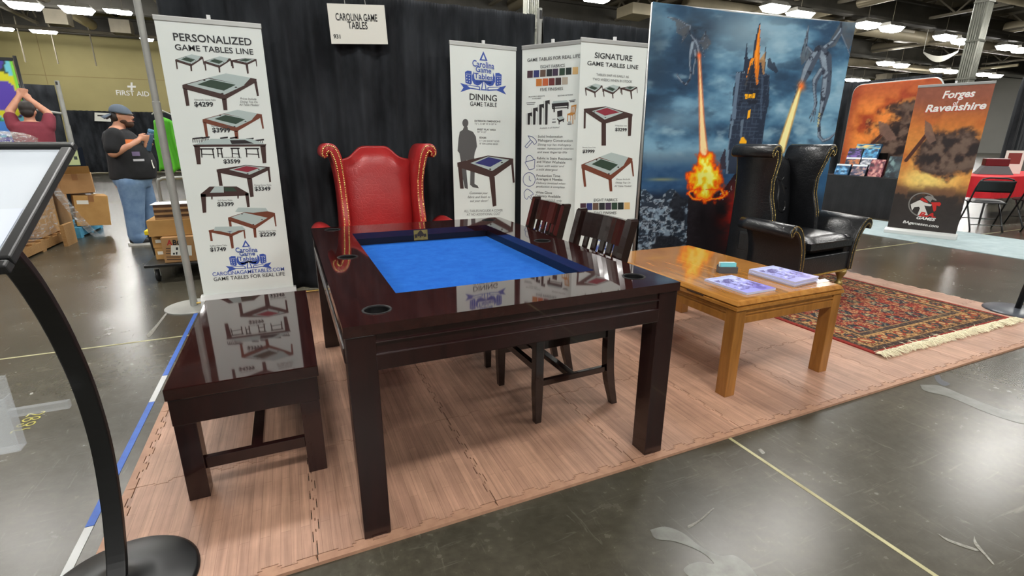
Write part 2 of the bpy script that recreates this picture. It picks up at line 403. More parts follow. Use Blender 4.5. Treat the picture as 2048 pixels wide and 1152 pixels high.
# --- lamps
mlamp = mat('lamp_diffuser', (1,1,1), 0.5, emit=(1.0,0.98,0.94), estr=LAMP_STRENGTH)
mhou = mat('lamp_housing', S(150,148,140), 0.5)
_lamp = {}
def lamp(x, y, vis):
    lb = ('bright white high bay lamp above the tan FIRST AID wall' if x < 0 else 'bright white high bay lamp above the dragon backdrop and brown banner') if vis else 'white rectangular high bay lamp further along the hall ceiling'
    t = thing('ceiling_light', lb, 'lamp', (x,y,LZ), 0, ('high bay lamps at left' if x < 0 else 'high bay lamps at right') if vis else 'high bay lamps outside the view')
    if not _lamp:
        h = MB(); h.hexa([(-.76,-.40,0),(.76,-.40,0),(.76,.40,0),(-.76,.40,0)], [(-.62,-.26,.22),(.62,-.26,.22),(.62,.26,.22),(-.62,.26,.22)])
        _lamp['h'] = h.mesh('housing'); _lamp['h'].materials.append(mhou)
        _lamp['d'] = MB().hexa([(-.56,-.26,-.26),(.56,-.26,-.26),(.56,.26,-.26),(-.56,.26,-.26)], [(-.74,-.38,-.004),(.74,-.38,-.004),(.74,.38,-.004),(-.74,.38,-.004)]).mesh('diffuser'); _lamp['d'].materials.append(mlamp)
        r = MB(); r.tube([(0,0,.2),(0,0,2.1)], .02, 6)
        _lamp['r'] = r.mesh('hanger'); _lamp['r'].materials.append(mst1)
    if vis and x < 0: t.scale = (.55,.6,.6)
    for k, n in (('h','housing'),('d','diffuser'),('r','hanger')): link(n, _lamp[k], None, t)
for u, v_ in ((1550,13),(1601,26),(1735,47),(1783,54),(1890,72),(1923,80),(2013,92),(2041,98),(1771,124.5),(1802,129),(1876,138.5),(1902,141),(1704,158),(1726,160.5),(1790,166),(1812,168.5),(1967,147),(1991,150),(10,56),(76,61),(98,62),(225,20),(246,23),(293,77)):
    p = onZ(u, v_, LZ); lamp(p[0], p[1], True)
for x, y in ((9.2,5.0),(19.4,4.7),(0,5.0),(-9.3,3.6),(0,-4.3),(9.2,-4.3),(-9.3,-4.9),(18.6,-4.3),(28,4.8),(-5.6,11.8),(4.6,13),(23.5,13),(-6.9,28.3),(4,24),(-16,12),(-18,24),(14,22.5),(0,-13),(9.2,-13),(-9.3,-13),(-11,37)):  # lamps not seen directly
    lamp(x-1.15, y, False); lamp(x+1.15, y, False)
# ================================================================ the booth: foam mat, tape, drapes
MZ = 0.012
mfoam = mat('foam_mat_print', S(166,116,92), 0.5, spec=0.5)
oi = N(mfoam, 'ShaderNodeObjectInfo')
wp = world_pos(mfoam, (1,1,1)); g1 = noise(mfoam, world_pos(mfoam, (55,1.6,1)), 1.0, 6, 0.6); g2 = noise(mfoam, world_pos(mfoam, (150,5,1)), 1.0, 4, 0.6)
g3 = noise(mfoam, wp, 5.0, 5, 0.6)
# printed laminate strips: brick pattern of narrow planks along y
br = N(mfoam, 'ShaderNodeTexBrick'); mpb = N(mfoam, 'ShaderNodeMapping'); mpb.inputs['Rotation'].default_value = (0,0,PI/2)
LK(mfoam, wp, mpb.inputs[0]); LK(mfoam, mpb.outputs[0], br.inputs['Vector'])
br.inputs['Scale'].default_value = 1.0; br.inputs['Brick Width'].default_value = 0.30; br.inputs['Row Height'].default_value = 0.031; br.inputs['Mortar Size'].default_value = 0.0008
br.inputs['Color1'].default_value = (*S(186,146,122),1); br.inputs['Color2'].default_value = (*S(172,133,112),1); br.inputs['Mortar'].default_value = (*S(150,114,95),1)
def mul(m, a, b, k):
    x = N(m, 'ShaderNodeMixRGB', blend_type='MULTIPLY'); x.inputs[0].default_value = k; LK(m, a, x.inputs[1]); LK(m, b, x.inputs[2]); return x.outputs[0]
cc = mul(mfoam, br.outputs['Color'], ramp(mfoam, g1, [(0.28, (0.62,0.60,0.58)), (0.62, (1.12,1.12,1.12))]), 0.8)
cc = mul(mfoam, cc, ramp(mfoam, g2, [(0.3, (0.78,0.76,0.75)), (0.6, (1.04,1.04,1.04))]), 0.7)
cc = mul(mfoam, cc, ramp(mfoam, g3, [(0.28, (0.72,0.71,0.70)), (0.72, (1.12,1.12,1.12))]), 0.8)
LK(mfoam, cc, BS(mfoam).inputs['Base Color']); bump(mfoam, g2, 0.15, 0.002)
mfe = var_mat('foam_mat_edge', S(176,136,110), S(158,118,95), 30, 0.6)
TS = 0.61; TX0, TY0 = -0.75, 0.005; NT = 11
def teeth(n=NT):           # offsets along one edge, t in 0..1 -> (t, d)
    out = [(0.0, 0.0)]
    for k in range(n):
        a, b = k/n, (k+1)/n; q = 0.14/n; s = 0.0 if k in (0, n-1) else (0.010 if k % 2 == 0 else -0.010)
        out += [(a+q, 0.0), (a+q*0.3, s), (b-q*0.3, s), (b-q, 0.0)]
    return [p for p in out if p[0] < 0.9999]
ed = teeth(); G_ = 0.0016
def tile_outline(w=TS, right='t'):
    P = []
    P += [(t*w, d*1.0+G_) if 0 < t else (G_, G_) for t, d in ed if t*TS <= 10]                       # bottom edge, left to right
    if right == 't': P += [(w+d-G_, t*TS) for t, d in ed]
    else: P += [(w-G_, G_), (w-G_, TS-G_)]
    P += [((1-t)*w if True else 0, TS+dd-G_) for t, dd in [(1-t0, d0) for t0, d0 in reversed(ed)] ] if False else [(t*w, TS+d-G_) for t, d in reversed(ed)] 
    P += [(d+G_, t*TS) for t, d in reversed(ed)][:-1]
    Q = []
    for p in P:
        if not Q or (abs(p[0]-Q[-1][0])+abs(p[1]-Q[-1][1])) > 1e-4: Q.append(p)
    return Q
tile_me = MB().prism(tile_outline(), 0, MZ).mesh('foam_tile'); tile_me.materials.append(mfoam)
half_me = MB().prism(tile_outline(0.305), 0, MZ).mesh('foam_tile'); half_me.materials.append(mfoam)
matr = thing('foam_floor_mat', 'interlocking foam floor mat printed like pale red brown wood planks', 'mat', (TX0, TY0, 0))
for i in range(10):
    for j in range(5):
        link('foam_tile', tile_me if i < 9 else half_me, None, matr, (i*TS, j*TS, 0))
es = MB().prism([(0,-0.034)]+[(TS,-0.034)]+[(t*TS, d-G_) for t, d in reversed(ed)], 0, MZ).mesh('edge_strip'); es.materials.append(mfe)
ev = MB().prism([(d-G_, t*TS) for t, d in reversed(ed)]+[(-0.034,0),(-0.034,TS)], 0, MZ).mesh('edge_strip'); ev.materials.append(mfe)
for i in range(10):
    if i < 9: link('edge_strip', es, None, matr, (i*TS, 0, 0))
    else: MB().box(0,.305,-.034,-.001,0,MZ).build('edge_strip', mfe, matr, loc=(i*TS,0,0))
for j in range(5): link('edge_strip', ev, None, matr, (0, j*TS, 0))
MB().box(-.034,-.0005,-.034,-.0005,0,MZ).build('edge_strip', mfe, matr)
# blue tape line on the concrete
mtape = var_mat('blue_tape', S(32,82,170), S(44,98,188), 20, 0.5); mtw = mat('white_tape_and_glare', S(196,198,196), 0.5)
for a, b, mm, lb in ((-1.3,0.46,mtw,'white strip of tape on the concrete at the near end of the blue tape line'),(0.46,1.38,mtape,'blue strip of tape on the concrete beside the bench'),(1.38,1.70,mtw,'short part of the blue tape line whitened by painted glare'),(1.70,2.86,mtape,'blue strip of tape on the concrete ending at the grey pole base')):  # short middle white strip is glare on the blue tape, painted as colour
    tag(MB().box(-.862,-.836,a,b-.004,0.0,.0018).build('floor_tape', mm), lb, 'tape')
# drapes
mdrape = mat('black_drape', S(30,31,34), 0.9, spec=0.12, sheen=0.05)
vv = coords(mdrape, (1,1,1)); LK(mdrape, ramp(mdrape, noise(mdrape, coords(mdrape, (3,3,1.2)), 1.5, 5), [(0.35, S(28,30,33)), (0.65, S(52,55,59))]), BS(mdrape).inputs['Base Color'])
bump(mdrape, noise(mdrape, coords(mdrape, (1,1,1)), 260, 2), 0.25, 0.002)
def drape(a, b, z0, z1, label, seed=0, amp=0.026, nz=26, group=None, m=None, per=0.085, gather=True):
    a = Vector((*a, 0)); b = Vector((*b, 0)); d = (b-a); L = d.length; d.normalize(); n = Vector((d.y,-d.x,0))
    nx = max(12, int(L/per*7)); r = random.Random(seed); ph = [r.uniform(0,6.28) for _ in range(6)]
    def fold(s, h):
        w = s/per*2*PI/2.2
        f = math.sin(w+0.9*math.sin(w*0.31+ph[0])+ph[1])+0.5*math.sin(w*2.1+ph[2]+1.2*h)*(0.4+0.6*h)+0.6*math.sin(w*0.43+ph[3])
        return f
    def fn(i, j):
        s = i*L; h = j
        k = amp*(0.75+0.35*(1-h)); x = fold(s, h)*k
        if gather and h > 0.955: x = x*0.5+0.010*math.sin(s*2*PI/0.028+ph[4])
        z = z0+(z1-z0)*h+(0.004*math.sin(s*2*PI/0.03) if h == 1 else 0)
        p = a+d*s+n*x+d*(0.02*math.sin(3*h+s*2)); return (p.x, p.y, z)
    mb = MB(); mb.grid(nx, nz, fn)
    o = mb.build('drape', m or mdrape, smooth=True)
    so = o.modifiers.new('thick', 'SOLIDIFY'); so.thickness = 0.002
    return tag(o, label, 'drape', group)
DY = 3.13
drape((-0.80,DY), (2.13,DY), 0.03, 2.385, 'tall black drape behind the red wing chair', 1)
drape((2.22,DY), (5.2,DY), 0.03, 2.375, 'tall black drape behind the fire breathing dragon backdrop', 2)
mpipe = var_mat('pipe_metal', S(150,151,146), S(168,169,163), 6, 0.42, metal=0.25)
def upright(x, y, h, label, r=0.026, base=0.20, mast=True):
    t = thing('drape_upright', label, 'pole', (x,y,0))
    MB().lathe([(r,0.012),(r,h*0.62),(r*0.86,h*0.62+.005),(r*0.86,h)], 20).build('pole', mpipe, t, smooth=False)
    if base: MB().lathe([(base,0),(base,0.007),(base*.97,.010),(.03,.0115)], 40).build('base_plate', mpipe, t)
    MB().box(-r*.4,r*.4,-r-.001,-r+.006,h-.09,h-.02).build('slot', mat('slot_dark', S(40,40,40), .6), t)
    return t
upright(-0.885, 3.03, 2.46, 'galvanised drape upright with round base plate left of the tall price banner')
upright(2.178, DY-.02, 2.435, 'drape upright between the two tall black drapes', base=0)
for a, b, lb in ((-0.86,2.15,'horizontal rail carrying the drape behind the red chair'),(2.20,5.2,'horizontal rail carrying the drape behind the dragon backdrop')):
    tag(MB().tube([(a,DY+.07,2.355),(b,DY+.07,2.355)], .017, 12).build('drape_rail', mpipe), lb, 'rail')
tag(MB().tube([(-0.9,3.02,.03),(2.1,3.02,.03)], .008, 8).build('floor_rail', mat('brass_rod', S(190,160,90), .35, metal=.8)), 'thin brass rod lying along the foot of the black drape', 'rod')
# booth sign card hung from the rail
sg = thing('booth_sign', 'white booth sign card reading CAROLINA GAME TABLES 931 hung on drape', 'sign', (0.54,3.055,2.14))
PS = Plane((0.545,3.05,2.14), (1,0,0), (0,0,1), sg); PS.inv = Matrix.Translation((-0.54,-3.055,-2.14))
q = [PS.hit(*p) for p in ((663,87.5),(776,88.5),(768.5,10.5),(653.5,6.5))]
mcard = mat('white_card', S(226,226,216), 0.6)
cb = MB(); cb.hexa([PS.inv @ Vector(PS.at(p,0)) for p in q], [PS.inv @ Vector(PS.at(p,-.003)) for p in q]); cb.build('card', mcard, sg)
mink = mat('black_ink', S(22,22,26), 0.6)
PS.text([('CAROLINA GAME', (672,40.5),(755,43), 14, 0.012), ('TABLES', (696.5,57),(735.5,58.5), 14, 0.012), ('931', (667.5,76.5),(681,77.3), 8, 0.02)], mink)
for px in ((690,8),(731,10)):
    p = PS.inv @ Vector(PS.at(PS.hit(*px),0)); MB().tube([(p.x,0,p.z),(p.x-.004,.0,p.z+.05),(p.x-.008,.06,p.z+.09)], .0025, 6).build('wire_hook', mpipe, sg)
# ================================================================ dining game table
mwood = mat('dark_mahogany_gloss', S(46,22,18), 0.07, spec=0.5, coat=0.6)
f = noise(mwood, coords(mwood, (14,1.2,14)), 3.0, 6, 0.6)
LK(mwood, ramp(mwood, f, [(0.3, S(34,14,14)), (0.7, S(50,23,21))]), BS(mwood).inputs['Base Color'])
rn = noise(mwood, coords(mwood), 7, 4); mr = N(mwood, 'ShaderNodeMapRange'); mr.inputs[3].default_value = 0.015; mr.inputs[4].default_value = 0.07; LK(mwood, rn, mr.inputs[0]); LK(mwood, mr.outputs[0], BS(mwood).inputs['Roughness'])
mwood2 = mat('dark_mahogany_satin', S(40,20,17), 0.22, spec=0.5, coat=0.3)
f = noise(mwood2, coords(mwood2, (10,10,1.0)), 4.0, 6, 0.6); LK(mwood2, ramp(mwood2, f, [(0.3, S(28,11,12)), (0.7, S(42,19,18))]), BS(mwood2).inputs['Base Color'])
mblk = mat('black_plastic', S(8,8,9), 0.5, spec=0.2)
TW, TL, TH = 1.235, 1.81, 0.762; EX, EY, LG = 0.207, 0.279, 0.0865
tb = thing('dining_game_table', 'large glossy dark mahogany game table with sunken blue felt and cup holders', 'table', (0,0,MZ))
TH_ = TH-MZ
def plate_holes(mb, x0, x1, y0, y1, z0, z1, holes, R, seg=32):
    """board with round through holes, holes ordered along its long axis"""
    alongx = (x1-x0) > (y1-y0); cuts = []
    if holes:
        for hx, hy in holes:
            c = hx if alongx else hy; cuts.append((max(c-R*1.3, x0 if alongx else y0), min(c+R*1.3, x1 if alongx else y1)))
    pos = x0 if alongx else y0; end = x1 if alongx else y1
    def cell(a, b, hole):
        X0, X1, Y0, Y1 = (a, b, y0, y1) if alongx else (x0, x1, a, b)
        if hole is None:
            mb.box(X0, X1, Y0, Y1, z0, z1); return
        hx, hy = hole; A = []; B = []
        ang = sorted(set([2*PI*k/seg for k in range(seg)]+[math.atan2(yy-hy, xx-hx) % (2*PI) for xx in (X0,X1) for yy in (Y0,Y1)]))
        for t in ang:
            dx, dy = math.cos(t), math.sin(t); A.append((hx+R*dx, hy+R*dy))
            k = min(((X1-hx)/dx if dx > 1e-9 else ((X0-hx)/dx if dx < -1e-9 else 1e9)), ((Y1-hy)/dy if dy > 1e-9 else ((Y0-hy)/dy if dy < -1e-9 else 1e9)))
            B.append((hx+k*dx, hy+k*dy))
        n = len(ang); vs = [(*p,z1) for p in A]+[(*p,z1) for p in B]+[(*p,z0) for p in A]+[(*p,z0) for p in B]; fs = []
        for i in range(n):
            j = (i+1) % n
            fs += [(i,n+i,n+j,j), (2*n+i,2*n+j,3*n+j,3*n+i), (i,j,2*n+j,2*n+i), (n+i,3*n+i,3*n+j,n+j)]
        mb.add(vs, fs)
    for (c0, c1), h in zip(cuts, holes):
        if c0 > pos+1e-6: cell(pos, c0, None)
        cell(c0, c1, h); pos = c1
    if end > pos+1e-6: cell(pos, end, None)
CR = 0.043; cx0, cx1 = 0.117, TW-0.117; cups = [(cx0,.125),(cx1,.135),(cx0,.926),(cx1,.926),(cx0,TL-.10),(cx1,TL-.10)]
z0, z1 = TH_-.034, TH_
e = .0006
for nm, a, hs in (('end_board', (0,TW,0,EY-e), cups[0:2]), ('end_board', (0,TW,TL-EY+e,TL), cups[4:6]), ('side_board', (0,EX,EY+e,TL-EY-e), cups[2:3]), ('side_board', (TW-EX,TW,EY+e,TL-EY-e), cups[3:4])):
    b = MB(); plate_holes(b, *a, z0, z1, hs, CR); b.build(nm, mwood, tb, fix=True)
for x, y in cups:
    MB().lathe([(CR+.004,z1+.0005),(CR+.003,z1+.0018),(CR-.003,z1+.0015),(CR-.004,z1-.004),(CR-.006,z1-.075),(.001,z1-.076)], 32, (x,y,0), cap=False).build('cup_holder', mblk, tb, smooth=True)
mfelt = mat('blue_felt', S(38,104,200), 0.95, spec=0.1, sheen=0.0)
LK(mfelt, ramp(mfelt, noise(mfelt, coords(mfelt), 14, 8, 0.7, 0.3), [(0.3, S(24,78,160)), (0.5, S(29,88,170)), (0.7, S(36,96,178))]), BS(mfelt).inputs['Base Color'])
bump(mfelt, noise(mfelt, coords(mfelt), 300, 2), 0.3, 0.002)
zf = 0.690-MZ
MB().box(EX,TW-EX,EY,TL-EY,zf-.012,zf).build('felt', mfelt, tb)
minn = mat('inner_wall_navy', S(15,10,14), 0.35)
t_ = .012
for a in ((EX-t_,EX,EY-t_,TL-EY+t_),(TW-EX,TW-EX+t_,EY-t_,TL-EY+t_),(EX,TW-EX,EY-t_,EY),(EX,TW-EX,TL-EY,TL-EY+t_)):
    MB().box(*a, zf-.02, z0).build('inner_wall', minn, tb)
for s in (0,1):      # aprons: upper rail set back, proud lower bead rail
    y = .012 if s == 0 else TL-.012-.02
    MB().box(LG, TW-LG, y, y+.02, .60+.03, z0).build('apron', mwood2, tb)
    yb = .003 if s == 0 else TL-.028
    MB().box(LG, TW-LG, yb, yb+.025, .598, .652).build('lower_rail', mwood2, tb, bevel=.004)
    MB().box(LG, TW-LG, yb+.002, yb+.022, .684, .690).build('bead', mwood2, tb, bevel=.002)
    x = .012 if s == 0 else TW-.012-.02
    MB().box(x, x+.02, LG, TL-LG, .60+.03, z0).build('apron', mwood2, tb)
    xb = .003 if s == 0 else TW-.028
    MB().box(xb, xb+.025, LG, TL-LG, .598, .652).build('lower_rail', mwood2, tb, bevel=.004)
    MB().box(xb+.002, xb+.022, LG, TL-LG, .684, .690).build('bead', mwood2, tb, bevel=.002)
for x in (.005, TW-.005-LG):
    for y in (.005, TL-.005-LG):
        MB().box(x,x+LG,y,y+LG,0,z0-.001).build('leg', mwood2, tb, bevel=.003)
pq = MB().box(.562,.646,TL-EY-.004,TL-EY,.697-MZ,.757-MZ).build('brass_plaque', var_mat('brass_plaque', S(186,160,84), S(150,124,58), 30, .35, metal=.6), tb)
PB = Plane((0,TL-EY-.004,0),(1,0,0),(0,0,1),tb); PB.inv = Matrix.Translation((0,0,-MZ))
def spade(c, w): 
    x, y = c; P = []
    for t in np.linspace(0, 1, 9): P.append((x+w*(0.0+0.5*math.sin(t*PI*.62)), y-w*.62+w*.9*t))
    R = P+[(x+.3*w,y+.38*w),(x+.08*w,y+.3*w),(x+.16*w,y+.52*w)]
    return R+[(2*x-a,b) for a,b in reversed(R[1:])]
PB.poly('emblem', [spade((841,468),13), [(829,469),(834,468),(835,475),(830,476)], [(847,467.5),(852,467),(853,473),(848,474)]], mat('emblem_dark', S(50,38,20), .5), .001)
# ================================================================ dining chairs
mchair = mat('dark_chair_wood', S(34,22,18), 0.2, coat=0.4)
LK(mchair, ramp(mchair, noise(mchair, coords(mchair, (8,8,1)), 5, 5), [(0.3, S(22,12,11)), (0.7, S(38,21,18))]), BS(mchair).inputs['Base Color'])
def dining_chair(label, loc, rz=0):
    """faces -x (tucked under the table); origin at floor under the seat centre"""
    t = thing('dining_chair', label, 'chair', loc, rz, 'dark slat back chairs at the game table')
    hw = .205
    for sy in (-1,1):
        y = sy*hw
        f = MB(); f.hexa([(-.205,y-.016,0),(-.173,y-.016,0),(-.173,y+.016,0),(-.205,y+.016,0)], [(-.212,y-.021,.17),(-.170,y-.021,.17),(-.170,y+.021,.17),(-.212,y+.021,.17)])
        f.hexa([(-.212,y-.021,.17),(-.170,y-.021,.17),(-.170,y+.021,.17),(-.212,y+.021,.17)], [(-.212,y-.021,.43),(-.170,y-.021,.43),(-.170,y+.021,.43),(-.212,y+.021,.43)])
        f.build('leg', mchair, t, fix=True, bevel=.003)
        P = catmull([(.245,y,0),(.205,y,.18),(.195,y,.42),(.205,y,.56),(.24,y,.74),(.285,y,.915)], 4)
        r = MB(); prev = None
        for i, p in enumerate(P):
            w = .021 if p.z > .15 else .016+.005*p.z/.15; d = w
            ring = [(p.x-d,y-w,p.z),(p.x+d,y-w,p.z),(p.x+d,y+w,p.z),(p.x-d,y+w,p.z)]
            if prev: r.hexa(prev, ring)
            prev = ring
        r.hexa(prev, [(.268,y-.012,.925),(.308,y-.012,.925),(.308,y+.012,.925),(.268,y+.012,.925)])
        r.build('back_leg_post', mchair, t, fix=True)
        MB().box(-.17,.18,y-.011,y+.011,.185,.215).build('side_stretcher', mchair, t, bevel=.003)
        MB().box(-.17,.18,y-.012,y+.012,.37,.428).build('side_apron', mchair, t)
    MB().box(-.02,.015,-hw,hw,.187,.213).build('cross_stretcher', mchair, t, bevel=.003)
    MB().box(-.205,-.18,-hw+.02,hw-.02,.37,.428).build('front_apron', mchair, t)
    MB().box(.185,.205,-hw+.02,hw-.02,.37,.428).build('back_apron', mchair, t)
    MB().box(-.205,-.18,-hw+.02,hw-.02,.26,.29).build('front_stretcher', mchair, t)
    s = MB(); s.grid(10, 10, lambda i,j: (-.235+.43*i, -.235+.47*j, .458-.012*math.sin(PI*i)*math.sin(PI*j)))
    s.grid(10, 10, lambda i,j: (-.235+.43*i, .235-.47*j, .43))
    se = MB(); se.box(-.24,.195,-.238,.238,.43,.456); se.build('seat', mchair, t, bevel=.008, seg=3)
    def xb(z): return .205+(z-.56)**1*0.24 if z < .74 else .248+(z-.74)*.26
    def curved(z0, z1, th, nm):
        mb = MB(); n = 10
        for k in range(n):
            ya, yb = -hw+.015+(2*hw-.03)*k/n, -hw+.015+(2*hw-.03)*(k+1)/n
            ca, cb_ = .022*math.sin(PI*k/n), .022*math.sin(PI*(k+1)/n)
            mb.hexa([(xb(z0)+ca-th,ya,z0),(xb(z0)+ca+th,ya,z0),(xb(z0)+cb_+th,yb,z0),(xb(z0)+cb_-th,yb,z0)], [(xb(z1)+ca-th,ya,z1),(xb(z1)+ca+th,ya,z1),(xb(z1)+cb_+th,yb,z1),(xb(z1)+cb_-th,yb,z1)])
        mb.build(nm, mchair, t, fix=True)
    curved(.79, .91, .010, 'crest_rail'); curved(.55, .595, .010, 'lower_back_rail')
    for k in range(5):
        y = -.128+.064*k; c = .022*math.sin(PI*(y+hw-.015)/(2*hw-.03)); w = .0175
        sl = MB(); zs = [.59,.64,.69,.74,.795]
        for za, zb in zip(zs[:-1], zs[1:]):
            sl.hexa([(xb(za)+c-.006,y-w,za),(xb(za)+c+.006,y-w,za),(xb(za)+c+.006,y+w,za),(xb(za)+c-.006,y+w,za)], [(xb(zb)+c-.006,y-w,zb),(xb(zb)+c+.006,y-w,zb),(xb(zb)+c+.006,y+w,zb),(xb(zb)+c-.006,y+w,zb)])
        sl.build('slat', mchair, t, fix=True)
    return t
dining_chair('dark slat back dining chair tucked in nearest the front of the game table', (1.03,.63,MZ), .03)
dining_chair('dark slat back dining chair tucked in farther along, below the fabrics banner', (1.05,1.26,MZ), -.05)
tag(MB().tube(catmull([(1.235-.06,.20,.60+MZ-.002),(1.16,.21,.585),(1.17,.23,.57),(1.19,.24,.582),(1.185,.25,.60+MZ-.002)],5), .006, 8).build('cable_loop', mat('black_plastic')), 'small black cable loop hanging under the rim of the game table', 'cable')
# ================================================================ storage bench
bn = thing('storage_bench', 'low glossy dark mahogany storage bench in front of the price banner', 'bench', (-.56,.44,MZ))
BW, BL, BH = .49, 1.06, .455
MB().box(0,BW,0,BL,BH-.045,BH).build('lid', mwood, bn, bevel=.003)
MB().box(.006,BW-.006,.006,BL-.006,BH-.145,BH-.0465).build('box_body', mwood2, bn, bevel=.002)
for x in (.008, BW-.008-.068):
    for y in (.008, BL-.008-.068): MB().box(x,x+.068,y,y+.068,0,BH-.1455).build('leg', mwood2, bn, bevel=.002)
for y in (.03, BL-.03-.024): MB().box(.076,BW-.076,y,y+.024,.105,.15).build('end_stretcher', mwood2, bn, bevel=.002)
MB().box(BW/2-.02,BW/2+.02,.054,BL-.054,.112,.148).build('centre_stretcher', mwood2, bn, bevel=.002)
# ================================================================ oak coffee table
moak = mat('golden_oak', S(160,108,46), 0.12, coat=0.5)
v = coords(moak, (9,1,9)); f = noise(moak, v, 3, 7, 0.6, 0.5)
LK(moak, ramp(moak, f, [(0.28, S(140,90,38)), (0.5, S(168,114,52)), (0.72, S(184,130,64))]), BS(moak).inputs['Base Color'])
moak2 = mat('golden_oak_satin', S(150,100,42), 0.3, coat=0.2)
f = noise(moak2, coords(moak2, (8,8,1)), 4, 6, 0.6, 0.4); LK(moak2, ramp(moak2, f, [(0.28, S(128,82,32)), (0.7, S(166,112,50))]), BS(moak2).inputs['Base Color'])
CX0, CX1, CY0, CY1, CZ = 1.835, 2.625, .235, 1.42, .53-MZ
ct = thing('coffee_table', 'golden oak coffee table holding brochures beside the game table', 'table', (CX0,CY0,MZ))
cw, cl = CX1-CX0, CY1-CY0
tp = MB()
lv = [(.022,CZ),(.012,CZ-.004),(.0,CZ-.020),(.0,CZ-.022),(.010,CZ-.024),(.010,CZ-.028),(-.004,CZ-.030),(-.004,CZ-.046),(.004,CZ-.05)]
for (d0, za), (d1, zb) in zip(lv[:-1], lv[1:]):
    A = [(d0,d0),(cw-d0,d0),(cw-d0,cl-d0),(d0,cl-d0)]; B = [(d1,d1),(cw-d1,d1),(cw-d1,cl-d1),(d1,cl-d1)]
    for i in range(4): j = (i+1)%4; tp.add([(*A[i],za),(*A[j],za),(*B[j],zb),(*B[i],zb)], [(3,2,1,0)])
d = lv[0][0]; tp.add([(d,d,CZ),(cw-d,d,CZ),(cw-d,cl-d,CZ),(d,cl-d,CZ)], [(0,1,2,3)])
d = lv[-1][0]; tp.add([(d,d,CZ-.05),(cw-d,d,CZ-.05),(cw-d,cl-d,CZ-.05),(d,cl-d,CZ-.05)], [(3,2,1,0)])
tp.build('tabletop', moak, ct, fix=True)
MB().box(-.0048,.0,.22,.34,CZ-.032,CZ-.024).build('finger_slot', mat('slot_shadow', S(60,38,18), .6), ct)
lw = .066
for x in (.002, cw-.002-lw):
    for y in (.002, cl-.002-lw): MB().box(x,x+lw,y,y+lw,0,CZ-.0505).build('leg', moak2, ct, bevel=.003)
for a in ((lw,cw-lw,.010,.028),(lw,cw-lw,cl-.028,cl-.010),(.010,.028,lw,cl-lw),(cw-.028,cw-.010,lw,cl-lw)):
    MB().box(*a, CZ-.118, CZ-.0505).build('apron', moak2, ct)
    gx = .004 if a[1]-a[0] > a[3]-a[2] else 0; k = -1 if (a[2] < .1 and gx) or (a[0] < .1 and not gx) else 1
    b = list(a)
    if gx: b[2] += .006*k; b[3] += .006*k
    else: b[0] += .006*k; b[1] += .006*k
    MB().box(*b, CZ-.120, CZ-.082).build('lower_rail', moak2, ct, bevel=.002)
    MB().box(*b, CZ-.074, CZ-.066).build('bead', moak2, ct, bevel=.002)
# brochures
mbro = attr_mat('brochure_cover', 0.35, 0.5); mpage = mat('brochure_pages', S(200,202,226), 0.6)
def brochure(q, z, th, label, seed, grp):
    """q: four corners on the table (near-left, near-right, far-right, far-left) world xy"""
    c = np.mean(q, 0); t = thing('brochure', label, 'brochure', (c[0],c[1],z), 0, grp)
    L = [(p[0]-c[0],p[1]-c[1]) for p in q]
    MB().prism(L, 0, th-.0006).build('pages', mpage, t)
    nx, ny = 36, 48; I, J = np.meshgrid(np.linspace(0,1,nx+1), np.linspace(0,1,ny+1))
    A = np.array(L); P = (A[0][None,None]*((1-I)*(1-J))[...,None]+A[1]*(I*(1-J))[...,None]+A[2]*(I*J)[...,None]+A[3]*((1-I)*J)[...,None])
    P3 = np.concatenate([P, np.full(I.shape+(1,), th)], -1)
    rgb = np.ones(I.shape+(3,))*np.array([150,150,222]); rgb = mixc(rgb, smoothstep(.2,1,J), (188,196,240)); rgb = mixc(rgb, (I > .55)*smoothstep(.7,.1,J)*.6, (120,104,200))
    n = fbm(I*9, J*12, 5, 3); rgb = mixc(rgb, (n > .6)*(abs(J-.5) < .33)*(abs(I-.5) < .42)*.8, (70,56,120)); rgb = mixc(rgb, (n < .33)*(abs(J-.5) < .33)*(abs(I-.5) < .4)*.8, (225,228,245))
    rgb = mixc(rgb, ((I-.7)**2/.02+(J-.14)**2/.008 < 1)*.7, (74,62,150)); rgb = mixc(rgb, (abs(J-.93) < .012)*.7, (90,90,160))
    print_grid('cover', mbro, t, P3, rgb, nx, ny)
CT = CZ+MZ
q1 = [onZ(*p, CT+.012)[:2] for p in ((1494,586),(1552,576),(1463,550),(1409,558))]
q2 = [onZ(*p, CT+.03)[:2] for p in ((1590,564),(1637,553),(1546,531),(1498,538))]
for k in range(2): brochure(q1, CT+.0005+.006*k, .0058, ('lilac brochure on top of the thin pile at the front corner of the oak table','lower lilac brochure of the thin pile at the front corner of the oak table')[1-k], k, 'lilac brochures in the thin pile')
rr = random.Random(2)
for k in range(4):
    j = np.array([rr.uniform(-.003,.003), rr.uniform(-.003,.003)])
    brochure([p+j for p in q2], CT+.0005+.0075*k, .0073, ('lowest lilac brochure of the thick pile on the oak table','second lilac brochure from the bottom of the thick pile on oak table','third lilac brochure from the bottom of the thick pile on oak table','lilac brochure on top of the thick pile near the black armchair')[k], k, 'lilac brochures in the thick pile')
pp = [onZ(*p, CT+.002)[:2] for p in ((1636,566),(1659,561.5),(1650,557),(1628,560.5))]
tag(MB().prism([tuple(p) for p in pp], CT+.0003, CT+.0014).build('paper_slip', mat('white_paper', S(238,238,238), .6)), 'small white paper corner showing beside the thick brochure pile', 'paper')
hp = onZ(1456,546,CT); hd = thing('card_holder', 'small dark grey card holder on the oak table', 'card holder', (hp[0],hp[1]+.01,CT+.0004), -.42)
